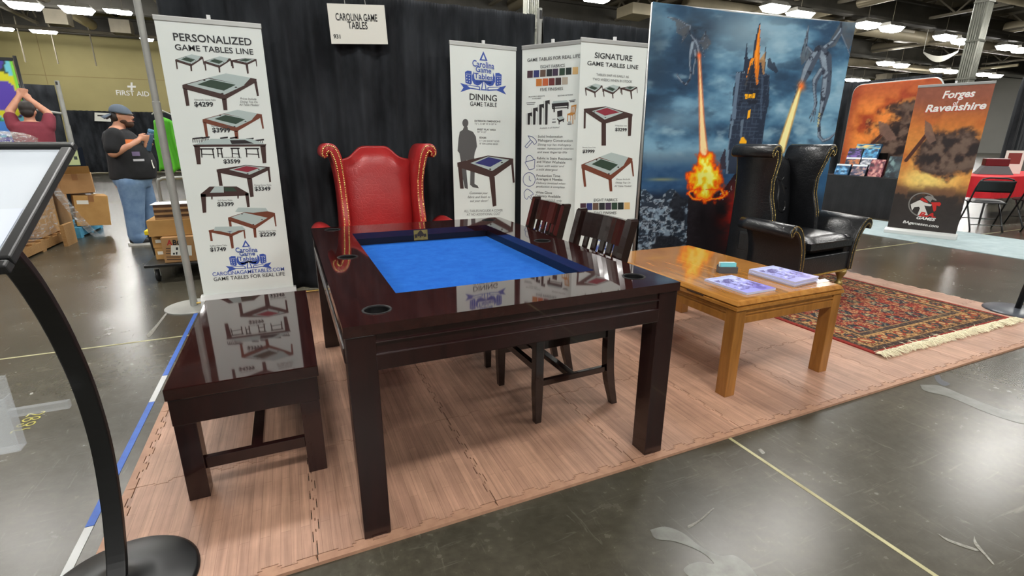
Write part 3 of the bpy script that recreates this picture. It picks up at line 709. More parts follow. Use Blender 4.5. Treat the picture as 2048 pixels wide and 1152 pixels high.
mhg = mat('grey_plastic', S(78,80,82), .45); h_ = MB(); h_.box(-.055,.055,-.02,.02,0,.006); h_.box(-.055,.055,-.022,-.018,0,.038); h_.box(-.055,.055,.018,.022,0,.046); h_.box(-.055,-.051,-.018,.018,0,.038); h_.box(.051,.055,-.018,.018,0,.038)
h_.build('tray', mhg, hd)
mcardb = mat('aqua_card', S(120,206,214), .5); mcardw = mat('white_card2', S(226,240,240), .5)
for k in range(6):
    o = MB().box(-.046,.046,-.0012,.0012,0,.055).build('business_card', mcardb if k < 2 else mcardw)
    o.location = (hd.location.x+math.sin(.42)*(-.014+.0055*k), hd.location.y+math.cos(.42)*(-.014+.0055*k), CT+.0068); o.rotation_euler = (-.08,0,-.42)
    tag(o, ('aqua printed business card standing in the grey card holder' if k < 2 else 'white business card standing behind the aqua cards in the holder'), 'card', 'aqua business cards' if k < 2 else 'white business cards')
# ================================================================ roll-up banners
mvinyl = var_mat('white_vinyl', S(222,230,226), S(226,233,229), 3, 0.45, spec=0.4)
malu = mat('aluminium', S(188,190,188), 0.35, metal=0.7); malu2 = mat('aluminium_bright', S(214,216,214), 0.4, metal=0.3)
mblue = mat('logo_blue', S(52,82,168), 0.55); mnavy = mat('icon_navy', S(58,76,140), 0.55); mtxt = mat('print_charcoal', S(42,44,48), 0.55); mgry = mat('print_grey', S(96,98,100), 0.55)
mpw = mat('print_wood', S(62,40,36), 0.55); mpw2 = mat('print_wood_red', S(112,58,38), 0.55); mpl = mat('print_gloss', S(176,192,190), 0.5); mpd = mat('print_dark', S(36,30,32), 0.55)
mgreen = mat('print_green', S(44,66,52), 0.55); mpred = mat('print_red', S(140,40,56), 0.55); mpblue = mat('print_blue', S(44,48,112), 0.55); mpoak = mat('print_oak', S(196,136,64), 0.55)
def roll_banner(a, b, zt, label, name='rollup_banner', art=None, zb=0.075):
    """a,b: world xy of the lower left and right corners as seen from the front"""
    a = np.array([*a,0.0]); b = np.array([*b,0.0]); c = (a+b)/2; r = (b-a)/np.linalg.norm(b-a); L = np.linalg.norm(b-a)
    ang = math.atan2(r[1], r[0]); t = thing(name, label, 'banner', (c[0],c[1],MZ if c[0] < 5.2 else .0065), ang); h = L/2; z = -t.location.z
    if art is None: MB().box(-h,h,0,.0025,zb+z,zt-.03+z).build('printed_sheet', mvinyl, t)
    rl = MB(); rl.box(-h-.004,h+.004,-.006,.010,zt-.034+z,zt+z); rl.build('top_rail', malu, t, bevel=.003)
    MB().box(-h-.004,h+.004,-.0068,-.006,zt-.006+z,zt-.001+z).build('rail_lip', malu2, t)
    bs = MB(); bs.prism([(-.055,0),(-.055,.045),(-.02,.078),(.03,.08),(.055,.06),(.055,0)], -h-.02, h+.02, 'x'); bs.build('base_cassette', malu2, t, fix=True, bevel=.004)
    MB().tube([(0,.03,.07),(0,.018,zt+z+.022)], .008, 10).build('support_pole', malu2, t, smooth=True)
    MB().box(-.012,.012,.004,.022,zt-.01+z,zt+.028+z).build('pole_clip', mat('white_clip', S(224,226,226), .5), t)
    P = Plane(a, r, (0,0,1), t); P.n = -np.cross(P.r, P.w)*-1
    P.n = np.cross(P.r, P.w)           # faces the camera side
    P.inv = Matrix.LocRotScale(t.location, t.rotation_euler.to_quaternion(), None).inverted()
    P.L = L
    return t, P
def norm(P, bb):
    x0,y0,x1,y1 = bb; return [(x0+(x1-x0)*u, y0+(y1-y0)*v_) for u, v_ in P]
def tpl(P, w=590., h=285., ox=210., oy=485.): return [((x-ox)/w, (y-oy)/h) for x, y in P]
T1 = dict(top=tpl([(210,575),(545,487),(780,530),(535,665)]), frame=tpl([(245,572),(410,527),(690,577),(535,650)]), inset=tpl([(325,572),(430,535),(620,575),(530,620)]), cover=tpl([(408,520),(545,487),(735,521),(682,578)]),
  apron=[tpl([(210,575),(535,665),(535,690),(212,603)]), tpl([(535,665),(780,530),(780,553),(535,690)])], legs=[tpl([(215,600),(248,608),(266,735),(240,737)]), tpl([(513,682),(550,682),(557,770),(527,770)]), tpl([(762,560),(782,548),(799,660),(784,662)])],
  cups=[tpl([(x-13,y),(x,y-6),(x+13,y),(x,y+6)]) for x, y in ((517,642),(622,594),(380,540))])
T2 = dict(top=tpl([(335,140),(545,108),(718,122),(575,190)],393,232,335,108), frame=tpl([(425,142),(545,112),(690,127),(573,178)],393,232,335,108), inset=tpl([(455,142),(548,115),(645,129),(560,160)],393,232,335,108), cover=None,
  apron=[tpl([(335,140),(575,190),(575,210),(337,160)],393,232,335,108), tpl([(575,190),(718,122),(718,142),(575,210)],393,232,335,108)],
  legs=[tpl([(340,158),(366,165),(380,258),(355,258)],393,232,335,108), tpl([(553,203),(591,205),(603,335),(578,340)],393,232,335,108), tpl([(703,145),(718,138),(728,230),(715,232)],393,232,335,108)],
  cups=[tpl([(x-9,y),(x,y-4),(x+9,y),(x,y+4)],393,232,335,108) for x, y in ((560,170),(640,140))])
_t3 = lambda L: tpl(L,512.,420.,720.,800.)
T3 = dict(top=_t3([(720,825),(950,800),(1230,880),(925,958)]), frame=_t3([(805,850),(955,805),(1130,865),(938,938)]), inset=_t3([(840,850),(960,815),(1095,862),(940,897)]), cover=None,
  apron=[_t3([(720,825),(925,958),(925,985),(722,850)]), _t3([(925,958),(1230,880),(1230,905),(925,985)])], legs=[_t3([(720,850),(742,862),(738,1030),(718,1032)]), _t3([(905,975),(952,975),(952,1210),(905,1210)]), _t3([(1183,915),(1226,905),(1213,1108),(1182,1110)])],
  cups=[_t3([(x-13,y),(x,y-6),(x+13,y),(x,y+6)]) for x, y in ((945,917),(830,858))])
def pic_table(P, bb, T=T1, inset=mgreen, wood=mpw, cover=True, gloss=mpl):
    f = lambda q: norm(q, bb)
    P.poly('table_picture', [f(q) for q in T['legs']]+[f(q) for q in T['apron']], wood, .0012)
    P.poly('table_picture', [f(T['top'])], wood, .0014); P.poly('table_picture', [f(T['frame'])], gloss, .0017)
    P.poly('table_picture', [f(T['inset'])], inset, .0020)
    P.poly('table_picture', [f(q) for q in T['cups']], mpd, .0022)
    if cover and T['cover']: P.poly('table_picture', [f(T['cover'])], gloss, .0025)
def logo(P, cpx, hw, col=None):
    """club crest: spade with club name, two dice and ribbon; centre pixel, half width pixels"""
    col = col or mblue; c = P.hit(*cpx); k = np.linalg.norm(P.hit(cpx[0]+hw, cpx[1])-P.hit(cpx[0]-hw, cpx[1]))/2/134.
    q = lambda X: [c+np.array([(x-228)*k, (264-y)*k]) for x, y in X]
    pl = lambda L, m, o: [P.put('club_crest', [(q(X), [tuple(range(len(X)))])], m, o) for X in L]
    mir = lambda X: [(456-x, y) for x, y in X]
    rib = [(118,318),(205,324),(208,343),(150,338),(92,357),(110,334),(92,312)]
    lobe = [(172,250),(160,272),(160,296),(172,314),(192,320),(212,312),(224,296),(215,292),(200,302),(184,298),(174,286),(172,268)]
    die = [(120,258),(135,250),(158,252),(158,312),(150,318),(122,310)]
    pl([rib, mir(rib), lobe, mir(lobe), die, mir(die), [(222,292),(234,292),(247,342),(211,342)], [(228,150),(204,196),(252,196)], [(176,292),(280,292),(268,312),(240,304),(216,304),(188,312)]], col, .0012)
    w = [[(228,166),(217,190),(239,190)], [(130,322),(200,328),(201,337),(146,332)], mir([(130,322),(200,328),(201,337),(146,332)]), [(226,300),(231,300),(238,336),(219,336)], [(126,266),(152,266),(152,268),(126,268)], mir([(126,266),(152,266),(152,268),(126,268)])]
    for dx, dy in ((130,276),(144,278),(130,290),(144,292),(131,303),(145,305)): w += [[(dx-3,dy),(dx,dy-4),(dx+3,dy),(dx,dy+4)], mir([(dx-3,dy),(dx,dy-4),(dx+3,dy),(dx,dy+4)])]
    pl(w, mvinyl, .0018)
    def tx(body, x0, x1, y, h, sl=0):
        V, F = glyphs(body, .02); a, b = V[:,0].min(), V[:,0].max(); s = (x1-x0)/(b-a)
        X = np.stack([x0+(V[:,0]-a)*s, y+sl*((V[:,0]-a)*s-(x1-x0)/2)-V[:,1]*h/CAP_H], 1); return (q(X), F)
    for dx in (-1.5,1.5): [P.put('crest_halo', [h_], mvinyl, .0022) for h_ in (tx('Carolina',163+dx,291+dx,232,31,.06), tx('Game',182+dx,273+dx,256,27,.04), tx('Tables',172+dx,281+dx,288,27,.05))]
    [P.put('crest_name', [h_], col, .0028) for h_ in (tx('Carolina',163,291,230,30,.06), tx('Game',182,273,254,26,.04), tx('Tables',172,281,287,26,.05))]
def cr(ox, oy, s): return lambda x, y: (ox+x*s, oy+y*s)
def TX(c, s, L): return [(t[0], c(*t[1]), c(*t[2]), t[3]*s)+tuple(t[4:]) for t in L]
def BBX(c, a, b): return (*c(*a), *c(*b))
# ---- 1: price banner on the left
tA, PA = roll_banner((-.805,3.005), (-.150,3.005), 2.085, 'tall white banner of seven priced tables headed PERSONALIZED GAME TABLES LINE')
c = cr(310,20,290/1114); s = 290/1114
PA.text(TX(c,s,[('PERSONALIZED',(145,233),(745,273),55,.014),('GAME TABLES LINE',(156,306),(757,343),42,.012)]), mtxt, 'headline')
for a, b, T in (((155,340),(378,470),T1),((375,355),(592,480),T1),((583,370),(785,490),T2)): pic_table(PA, BBX(c,a,b), T, mgreen, cover=T is T1)
pic_table(PA, BBX(c,(210,485),(800,770))); pic_table(PA, BBX(c,(365,765),(838,1002)), T1, mgreen, mpw2)
PA.text(TX(c,s,[('$4299',(305,740),(450,742),34,.03),('$3999',(443,938),(580,940),33,.03)]), mtxt, 'price_lettering')
PA.text(TX(c,s,[('Valmorella Game Table',(302,695),(468,697),12),('Bennett Game Table',(435,897),(588,899),12),('Prices Include',(655,688),(780,692),16,0,.3),('Dining Top On',(655,712),(790,716),16,0,.3),('All Table Models!',(648,735),(803,738),16,0,.3)]), mgry, 'small_lettering')
def pic_trestle(P, c, chairs=True):      # long table with chairs, seen from the side (crop coordinates)
    P.poly('table_picture', [[c(*p) for p in q] for q in ([(290,1035),(300,1052),(850,1048),(855,1030)], [(300,1045),(345,1050),(352,1185),(322,1185)], [(808,1045),(850,1040),(856,1175),(828,1178)])], mpw, .0014)
    P.poly('table_picture', [[c(*p) for p in ((300,1034),(430,990),(740,990),(850,1032))]], mpl, .0017); P.poly('table_picture', [[c(*p) for p in ((575,1000),(690,998),(760,1025),(590,1030))]], mpd, .002)
    for x, y, w, k in ((287,975,80,1),(360,970,60,1),(500,972,60,1),(575,972,58,1),(698,980,60,1),(765,990,72,1)):
        P.poly('chair_picture', [[c(x,y+8),c(x+w,y),c(x+w,y+12),c(x,y+20)]]+[[c(x+w*i/5,y+18),c(x+w*i/5+6,y+18),c(x+w*i/5+8,y+44),c(x+w*i/5+3,y+44)] for i in range(5)], mpd, .0012)
    for x, y, w in ((345,1062,110),(470,1058,50),(580,1058,70),(690,1060,110)):
        P.poly('chair_picture', [[c(x,y),c(x+w,y),c(x+w,y+10),c(x,y+10)],[c(x+6,y+5),c(x+16,y+5),c(x+20,y+72),c(x+12,y+72)],[c(x+w-18,y+5),c(x+w-8,y+5),c(x+w+4,y+78),c(x+w-6,y+78)],[c(x+10,y+42),c(x+w,y+46),c(x+w,y+52),c(x+10,y+48)]], mpd, .0010)
pic_trestle(PA, c)
c = cr(340,300,300/1080); s = 300/1080
PA.text(TX(c,s,[('$3599',(387,95),(508,96),27,.03),('$3349',(611,292),(725,291),27,.03),('$3399',(342,404),(461,402),27,.03),('$2299',(647,622),(762,619),27,.03),('$1749',(291,730),(405,726),27,.03)]), mtxt, 'price_lettering')
PA.text(TX(c,s,[('Sorrento Game Table',(372,57),(515,59),11),('Dining Game Table',(608,258),(730,257),11),('5x5 Game Table',(345,369),(450,366),11),('Kitchen Game Table',(640,590),(764,585),11),('Coffee Game Table',(288,696),(412,690),11)]), mgry, 'small_lettering')
pic_table(PA, BBX(c,(335,108),(728,340)), T2, mpred)
PA.poly('table_picture', [[c(*p) for p in q] for q in ([(220,316),(258,318),(262,450),(236,453)],[(540,312),(566,310),(575,410),(556,412)],[(296,336),(308,336),(306,356),(298,356)],[(484,330),(496,330),(494,350),(486,350)],[(220,316),(566,310),(566,328),(222,338)])], mpw, .0013)
PA.poly('table_picture', [[c(*p) for p in ((222,316),(285,263),(480,262),(566,311))]], mpw, .0015); PA.poly('table_picture', [[c(*p) for p in ((288,308),(322,264),(386,263),(388,306))]], mpl, .002); PA.poly('table_picture', [[c(*p) for p in ((392,298),(388,268),(458,270),(484,298))]], mgreen, .002)
pic_table(PA, BBX(c,(418,420),(768,630)), T1, mpl, mpw2, cover=False); PA.poly('table_picture', [[c(*p) for p in ((470,442),(492,414),(690,418),(706,440),(600,452))]], mpl, .0026)
pic_table(PA, BBX(c,(278,556),(545,710)), T2, mpblue, mpw2); PA.poly('table_picture', [[c(*p) for p in ((314,580),(325,553),(520,548),(545,574),(400,588))]], mpl, .0026)
logo(PA, c(560,770), 165*s)
PA.text(TX(c,s,[('CAROLINAGAMETABLES.COM',(308,908),(823,868),26,.008)]), mblue, 'web_lettering'); PA.text(TX(c,s,[('GAME TABLES FOR REAL LIFE',(316,944),(828,902),25,.006)]), mtxt, 'slogan')
# ---- 2: dining banner
tB, PB2 = roll_banner((1.275,2.985), (1.912,3.04), 2.083, 'white DINING GAME TABLE banner with man silhouette right of the red chair')
c = cr(890,60,160/473); s = 160/473
logo(PB2, c(228,264), 134*s)
PB2.text(TX(c,s,[('DINING',(145,412),(306,422),36,.014),('GAME TABLE',(148,448),(305,456),25,.008)]), mtxt, 'headline')
sil = [(112,572),(105,590),(87,602),(80,640),(74,715),(85,728),(92,768),(105,880),(117,935),(135,940),(134,920),(126,830),(128,768),(140,775),(150,840),(148,915),(165,930),(200,936),(192,920),(174,910),(176,800),(172,750),(176,725),(189,688),(182,630),(165,602),(136,590),(133,572)]
head = [(120+18*math.cos(a), 550+25*math.sin(a)) for a in np.linspace(0,2*PI,14)[:-1]]
PB2.poly('man_silhouette', [[c(*p) for p in sil],[c(*p) for p in head]], mat('print_silhouette', S(84,84,84), .55), .0011)
pic_table(PB2, BBX(c,(72,742),(412,1045)), T2, mpblue, mpw)
PB2.text(TX(c,s,[('EXTERIOR DIMENSIONS',(175,543),(327,546),10,.012),('INSET PLAY AREA',(191,592),(300,596),10,.012),('EDGES',(204,641),(243,643),10,.012)]), mtxt, 'spec_heading', )
PB2.text(TX(c,s,[('72" L X 48" W X 30" H',(175,559),(302,562),10),('50" X 32"',(191,607),(243,610),10),('11" ON SHORT SIDES',(204,660),(320,663),10),('8" ON LONG SIDES',(204,677),(312,680),10),('Customize your',(145,970),(253,970),14,0,.35),('fabric and finish to',(133,994),(267,993),14,0,.35),('suit your decor!',(147,1017),(255,1015),14,0,.35),('ALL TABLES INCLUDE A COVER',(112,1078),(340,1072),14),('AT NO ADDITIONAL COST',(128,1098),(326,1093),14)]), mgry, 'small_lettering', .0028)
# ---- 3: fabrics banner, turned
tC, PC = roll_banner((1.935,2.955), (2.272,2.470), 2.083, 'turned white banner of EIGHT FABRICS swatches partly hidden behind the signature banner')
c = cr(1030,60,280/1466); s = 280/1466
PC.text(TX(c,s,[('GAME TABLES FOR REAL LIFE',(130,334),(682,288),34,.008)]), mtxt, 'headline'); PC.text(TX(c,s,[('EIGHT FABRICS',(268,402),(522,386),32),('FIVE FINISHES',(266,640),(503,628),32)]), mtxt, 'subheading')
SW = [(66,38,52),(44,52,110),(98,76,64),(32,36,40),(60,46,70),(38,64,48),(28,42,38),(216,180,120)]; SF = [(192,116,46),(192,96,52),(104,42,44),(62,42,44),(176,166,150)]
def swatch(P, pts, rgb):
    nm = 'swatch_%d_%d_%d' % rgb; P.poly('colour_swatch', [pts], mat(nm, S(*rgb), .55), .0014)
for i, x in enumerate((128,195,263,330,393,464,532,602)):
    y = 428-38*i/7.; swatch(PC, [c(x,y+75),c(x+58,y+71),c(x+60,y-3),c(x+2,y)], SW[i])
for i, x in enumerate((221,288,355,423,492)):
    y = 513-18*i/4.; swatch(PC, [c(x,y+77),c(x+60,y+74),c(x+61,y-2),c(x+1,y)], SF[i])
mpk = mat('print_black', S(36,34,36), .55)
for x, y in ((132,868),(190,815),(254,778),(316,738)):
    PC.poly('leg_picture', [[c(x,992),c(x+24,990),c(x+28,y+30),c(x+48,y+42),c(x+48,y-6),c(x,y+4)]], mpk, .0013); PC.poly('measure_line', [[c(x-14,990),c(x-11,990),c(x-11,y+6),c(x-14,y+6)]], mgry, .0013)
PC.poly('bench_picture', [[c(*p) for p in q] for q in ([(385,770),(562,755),(564,792),(388,806)],[(385,800),(400,800),(402,828),(390,830)],[(402,805),(418,805),(418,860),(404,862)],[(548,790),(562,788),(560,828),(550,830)],[(400,815),(550,806),(550,816),(400,826)])], mpk, .0013)
PC.poly('bench_picture', [[c(*p) for p in ((390,770),(400,745),(545,735),(562,756))]], mpl, .0016)
PC.poly('chest_picture', [[c(*p) for p in q] for q in ([(442,850),(496,838),(496,900),(444,912)],[(442,920),(470,945),(516,925),(516,940),(470,965),(442,938)],[(455,950),(468,960),(466,990),(458,988)],[(498,940),(512,934),(510,965),(502,965)])], mpk, .0013); PC.poly('chest_picture', [[c(*p) for p in ((446,916),(496,900),(514,922),(470,942))]], mpl, .0016)
PC.poly('chair_picture', [[c(*p) for p in q] for q in ([(588,792),(648,780),(640,800),(590,808)],[(588,808),(596,808),(590,875),(582,875)],[(634,800),(644,800),(632,870),(622,870)],[(602,808),(608,808),(602,870),(596,870)],[(618,806),(624,806),(616,868),(610,868)],[(546,880),(590,862),(632,868),(606,895),(550,892)],[(548,892),(556,892),(552,960),(545,958)],[(602,892),(610,892),(610,985),(602,985)],[(580,890),(586,890),(584,950),(578,950)],[(624,875),(632,872),(630,940),(624,940)])], mpoak, .0013)
PC.text(TX(c,s,[('MULTIPLE HEIGHTS',(145,706),(312,696),12,.01),('AVAILABLE',(180,726),(275,720),12,.01),('SEATING OPTIONS',(448,696),(606,684),13,.01)]), mtxt, 'spec_heading')
PC.text(TX(c,s,[('Available in all finishes!',(258,1036),(468,1026),16,0,.35)]), mgry, 'small_lettering')
PC.poly('print_line', [[c(x0,y0),c(x1,y1),c(x1,y1-h_),c(x0,y0-h_)] for x0, y0, x1, y1, h_ in ((120,768,215,761,7),(125,784,205,779,7),(565,741,635,735,7),(575,757,624,752,11),(393,938,425,936,7),(388,971,430,969,11),(556,969,588,967,7),(550,991,592,989,11))], mgry, .0016)
c = cr(1030,260,280/1152); s = 280/1152
PC.text(TX(c,s,[('Solid Indonesian',(190,63),(392,62),20),('Mahogany Construction',(190,94),(475,97),20),('Fabric is Stain Resistant',(182,241),(470,247),20),('and Water Washable',(180,270),(415,277),20),('Production Time',(178,384),(372,388),20),('Averages 6 Months',(176,412),(390,418),20),('White Glove',(172,522),(305,527),20),('Delivery Available',(170,550),(375,558),20)]), mtxt, 'feature_heading')
PC.text(TX(c,s,[('Dining top has mahogany',(188,128),(465,131),17,0,.3),('veneer, honeycomb interior,',(186,160),(485,162),17,0,.3),('and inset fingertip lifts',(184,189),(430,192),17,0,.3),('Clean with water and',(178,303),(405,306),17,0,.3),('a mild detergent',(176,333),(352,336),17,0,.3),('Delivery invoiced when',(175,443),(415,449),17,0,.3),('production is complete',(173,472),(410,479),17,0,.3),('Continental U.S. only',(168,580),(388,590),17,0,.3)]), mgry, 'small_lettering')
def stroke(P, c, pts, w, m, name='icon_outline', off=.0016, n=5, closed=False):
    Q = [P.hit(*c(*p)) for p in pts]
    if closed: Q = Q+[Q[0]]
    K = catmull([(q[0],q[1],0) for q in Q], n) if n > 1 else [Vector((q[0],q[1],0)) for q in Q]
    polys = []
    for a, b in zip(K[:-1], K[1:]):
        d = b-a
        if d.length < 1e-6: continue
        nn = Vector((-d.y,d.x,0)).normalized()*w; e = d.normalized()*w*.5
        polys.append(([np.array(p[:2]) for p in (a-nn-e,b-nn+e,b+nn+e,a+nn-e)], [(0,1,2,3)]))
    return P.put(name, polys, m, off)
wl = .0026
stroke(PC, c, [(108,48),(140,55),(165,75),(178,100),(160,118),(146,98),(128,80),(108,48)], wl, mnavy); stroke(PC, c, [(128,82),(82,135),(98,148),(142,98)], wl, mnavy, n=1)
stroke(PC, c, [(82,265),(165,242),(158,318),(118,328),(84,270)], wl, mnavy, n=1); stroke(PC, c, [(92,262),(95,225),(120,208),(145,225),(152,246)], wl, mnavy)
stroke(PC, c, [(117+50*math.cos(a),407+56*math.sin(a)) for a in np.linspace(0,2*PI,17)], wl, mnavy, n=2); stroke(PC, c, [(117,378),(117,408),(132,420)], wl, mnavy, n=1)
stroke(PC, c, [(75,515),(100,485),(140,510),(150,530),(130,540),(155,575),(140,575),(115,545),(100,570),(80,555),(75,515)], wl, mnavy, n=2)
logo(PC, c(237,830), 110*s)
# ---- 4: signature banner
tD, PD = roll_banner((2.205,2.405), (2.862,2.395), 2.083, 'white SIGNATURE GAME TABLES LINE banner beside the dragon backdrop')
c = cr(1030,60,280/1466); s = 280/1466
PD.text(TX(c,s,[('SIGNATURE',(833,291),(1225,326),56,.014),('GAME TABLES LINE',(756,366),(1288,412),42,.012)]), mtxt, 'headline')
PD.text(TX(c,s,[('TABLES SHIP AS EARLY AS',(850,478),(1190,503),24),('TWO WEEKS WHEN IN STOCK',(813,527),(1224,554),26)]), mgry, 'subheading')
for a, b, T in (((732,560),(922,705),T1),((918,572),(1109,716),T1),((1105,588),(1284,725),T2)): pic_table(PD, BBX(c,a,b), T, mgreen, cover=T is T1)
pic_table(PD, BBX(c,(720,800),(1232,1220)), T3, mpred)
PD.text(TX(c,s,[('$3299',(1047,1056),(1168,1061),32,.03)]), mtxt, 'price_lettering'); PD.text(TX(c,s,[('Dining Game Table',(1047,1005),(1170,1008),11)]), mgry, 'small_lettering')
c = cr(1030,260,280/1152); s = 280/1152
pic_table(PD, BBX(c,(545,183),(980,505)), T1, mgreen, mpw2)
PD.text(TX(c,s,[('$3999',(555,187),(653,188),25,.03)]), mtxt, 'price_lettering'); PD.text(TX(c,s,[('EIGHT FABRICS',(648,588),(840,585),23),('TWO FINISHES',(645,694),(832,692),23)]), mtxt, 'subheading')
PD.text(TX(c,s,[('Bennett Game Table',(555,147),(663,148),9),('Prices Include',(830,412),(945,410),13,0,.3),('Dining Top On',(825,439),(948,440),13,0,.3),('All Table Models!',(815,467),(960,467),13,0,.3)]), mgry, 'small_lettering')
for i in range(8):
    x = 537+51.5*i; y = 603-7*i/7.; swatch(PD, [c(x,y+57),c(x+47,y+56),c(x+47,y-1),c(x,y)], SW[i])
for x, rgb in ((692,(104,42,44)),(742,(62,42,44))): swatch(PD, [c(x,745),c(x+44,744),c(x+44,706),c(x,707)], rgb)
logo(PD, c(735,945), 112*s)
# ================================================================ dragon backdrop
tp_ = thing('dragon_backdrop', 'tall printed fabric backdrop of two fire breathing dragons and a dark castle', 'backdrop', (4.15,2.39,0))
TLc, TRc = np.array([2.975,2.51,2.44]), np.array([5.34,2.27,2.44]); BLc, BRc = np.array([3.03,2.52,.06]), np.array([5.36,2.29,.06])
nx, ny = 250, 270
I, J = np.meshgrid(np.linspace(0,1,nx+1), np.linspace(0,1,ny+1))
P3 = TLc*((1-I)*J)[...,None]+TRc*(I*J)[...,None]+BLc*((1-I)*(1-J))[...,None]+BRc*(I*(1-J))[...,None]
P3[...,1] += .010*np.sin(I*19+J*1.5)*np.sin(PI*J)**.5+.006*np.sin(I*41); P3[...,2] -= .02*np.sin(PI*I)*J
uv = to_px(P3); U, Vv = uv[...,0], uv[...,1]
def paint_dragons(x, y):
    n1 = fbm((x-1280)/95., y/52., 3, 5); n2 = fbm((x-1280)/40., y/22., 9, 5); n3 = fbm(x/9., y/9., 21, 4)
    c = np.zeros(x.shape+(3,))+np.array([66,98,122]); c = mixc(c, smoothstep(.45,.75,n1), (118,152,172)); c = mixc(c, smoothstep(.55,.3,n1)*.9, (44,64,84)); c = mixc(c, smoothstep(.55,.8,n2)*.55, (160,184,194)); c = mixc(c, smoothstep(.48,.25,n2)*.5, (34,48,64))
    c = mixc(c, .75*np.exp(-((x-1500)/85)**2-((y-62)/48)**2), (150,172,182)); c = mixc(c, .9*np.exp(-((x-1392)/34)**2-((y-62)/38)**2)*smoothstep(.3,.6,n2+.15), (40,44,52)); c = mixc(c, .6*np.exp(-((x-1310)/30)**2-((y-90)/90)**2), (46,56,66))
    c = mixc(c, .55*np.exp(-((x-1350)/60)**2-((y-240)/26)**2), (128,150,162)); c = mixc(c, .75*np.exp(-((y-318)/16)**2)*smoothstep(.4,.65,n1), (110,128,138)); c = mixc(c, smoothstep(300,345,y)*.75, (36,62,92))
    c = mixc(c, .8*np.exp(-((y-359)/3.0)**2)*np.exp(-((x-1325)/28)**2), (132,134,104)); c = mixc(c, smoothstep(372,405,y)*.95, (26,28,36))
    # right side sea and rim
    c = mixc(c, smoothstep(1600,1660,x)*smoothstep(250,330,y)*.6, (48,84,112))
    # rocks lower left
    rk = (y > 388+10*np.sin(x/9.)-.0*(x-1280))*(x < 1400); r2 = fbm(x/7., y/6., 31, 4); rg = np.abs(fbm(x/13., y/12., 41, 4)-.5)
    c = mixc(c, rk*.9, (40,48,58)); c = mixc(c, rk*smoothstep(.50,.64,r2)*.95, (126,142,156)); c = mixc(c, rk*(rg < .03)*.6, (180,190,198)); c = mixc(c, rk*smoothstep(.44,.34,fbm(x/30., y/24., 77, 3))*.9, (26,28,34))
    hill = inpoly(x, y, [(1376,400),(1386,380),(1420,395),(1450,375),(1475,340),(1500,360),(1500,560),(1370,560)]); c = mixc(c, hill*.95, (26,22,26)); c = mixc(c, hill*np.exp(-((x-1468)/28)**2-((y-430)/55)**2)*smoothstep(.3,.7,n2+.1)*.95, (150,34,26)); c = mixc(c, hill*(np.abs(fbm(x/9.,y/11.,55,3)-.5) < .02)*(x > 1440)*(y < 400), (150,148,150))
    # castle
    k = cr(1440,40,120/461.)
    def pg(L, col, a=1.0):
        nonlocal c
        c = mixc(c, inpoly(x, y, [k(*p) for p in L])*a, col)
    st = (70,84,102)
    pg([(365,300),(385,290),(400,330),(420,320),(430,360),(450,390),(430,410),(390,380),(365,360)], (40,46,58), .8)
    pg([(125,400),(180,395),(186,300),(206,160),(214,300),(250,288),(262,180),(300,30),(310,20),(306,300),(335,310),(356,180),(352,300),(345,410),(380,425),(376,640),(352,740),(322,960),(290,1180),(40,1180),(62,960),(78,770),(95,700),(100,560)], (44,52,66))
    pg([(125,410),(155,408),(118,760),(90,770)], (110,128,146), .8); pg([(82,775),(105,772),(70,960),(60,1180),(42,1180),(62,960)], (120,138,154), .8); pg([(160,770),(185,765),(160,950),(150,950)], (110,124,138), .7)
    pg([(300,430),(380,430),(376,640),(352,740),(322,960),(290,1180),(250,1180)], (38,46,60), .9); pg([(318,430),(335,430),(320,760),(306,760)], (72,86,104), .6)
    pg([(190,500),(235,300),(262,288),(230,430),(200,510)], (206,132,46)); pg([(240,330),(262,290),(205,500),(196,500)], (240,168,70), .7); pg([(262,290),(300,60),(309,30),(305,290),(292,490),(274,500)], (190,116,44)); pg([(270,270),(304,60),(290,290),(280,400)], (232,152,62), .7); pg([(296,320),(350,240),(340,415),(330,420),(318,330)], (170,132,90), .8); pg([(250,288),(268,180),(262,288)], (70,60,60))
    pg([(262,380),(205,500),(170,640),(130,690),(180,520),(240,330)], (36,42,54), .9); pg([(262,380),(280,500),(300,500),(290,640),(220,650),(190,570),(205,500)], (34,38,48), .95)
    c = mixc(c, inpoly(x, y, [k(*p) for p in ((70,420),(380,430),(320,960),(60,960))])*((np.abs((y*1.0) % 7-3.5) < .7) | (np.abs((x+.2*y) % 9-4.5) < .6))*.35*(n3 > .4), (92,106,124))
    for q in ([(192,572),(268,566),(266,598),(194,604)], [(216,695),(236,688),(228,752),(208,758)], [(160,905),(180,895),(205,930),(205,948),(150,948)]): pg(q, (236,166,48))
    for i in range(5): pg([(200+15*i,570),(204+15*i,570),(203+15*i,602),(199+15*i,602)], (60,44,36))
    for i in range(7): pg([(122+10*i,398),(127+10*i,398),(127+10*i,408),(122+10*i,408)], (130,146,160)); pg([(302+12*i,418),(308+12*i,418),(308+12*i,430),(302+12*i,430)], (70,82,98))
    pg([(0,1075),(42,980),(46,1150),(0,1150)], (50,48,58))
    # flames
    k3 = cr(1270,0,460/1060.)
    def stream(P, w, c0, c1):
        nonlocal c
        d = dpath(x, y, [(*k3(a,b), ww*.434) for a, b, ww in P]); c = mixc(c, smoothstep(2.5,-1.0,d)*.75, c0); c = mixc(c, smoothstep(0,-2.2,d+n3*1.2), c1)
    stream([(296,255,5),(302,400,8),(308,560,12),(318,720,20)], 1, (206,110,66), (246,206,160))
    stream([(768,385,4),(740,470,12),(700,600,16),(672,690,18)], 1, (210,160,80), (246,222,168))
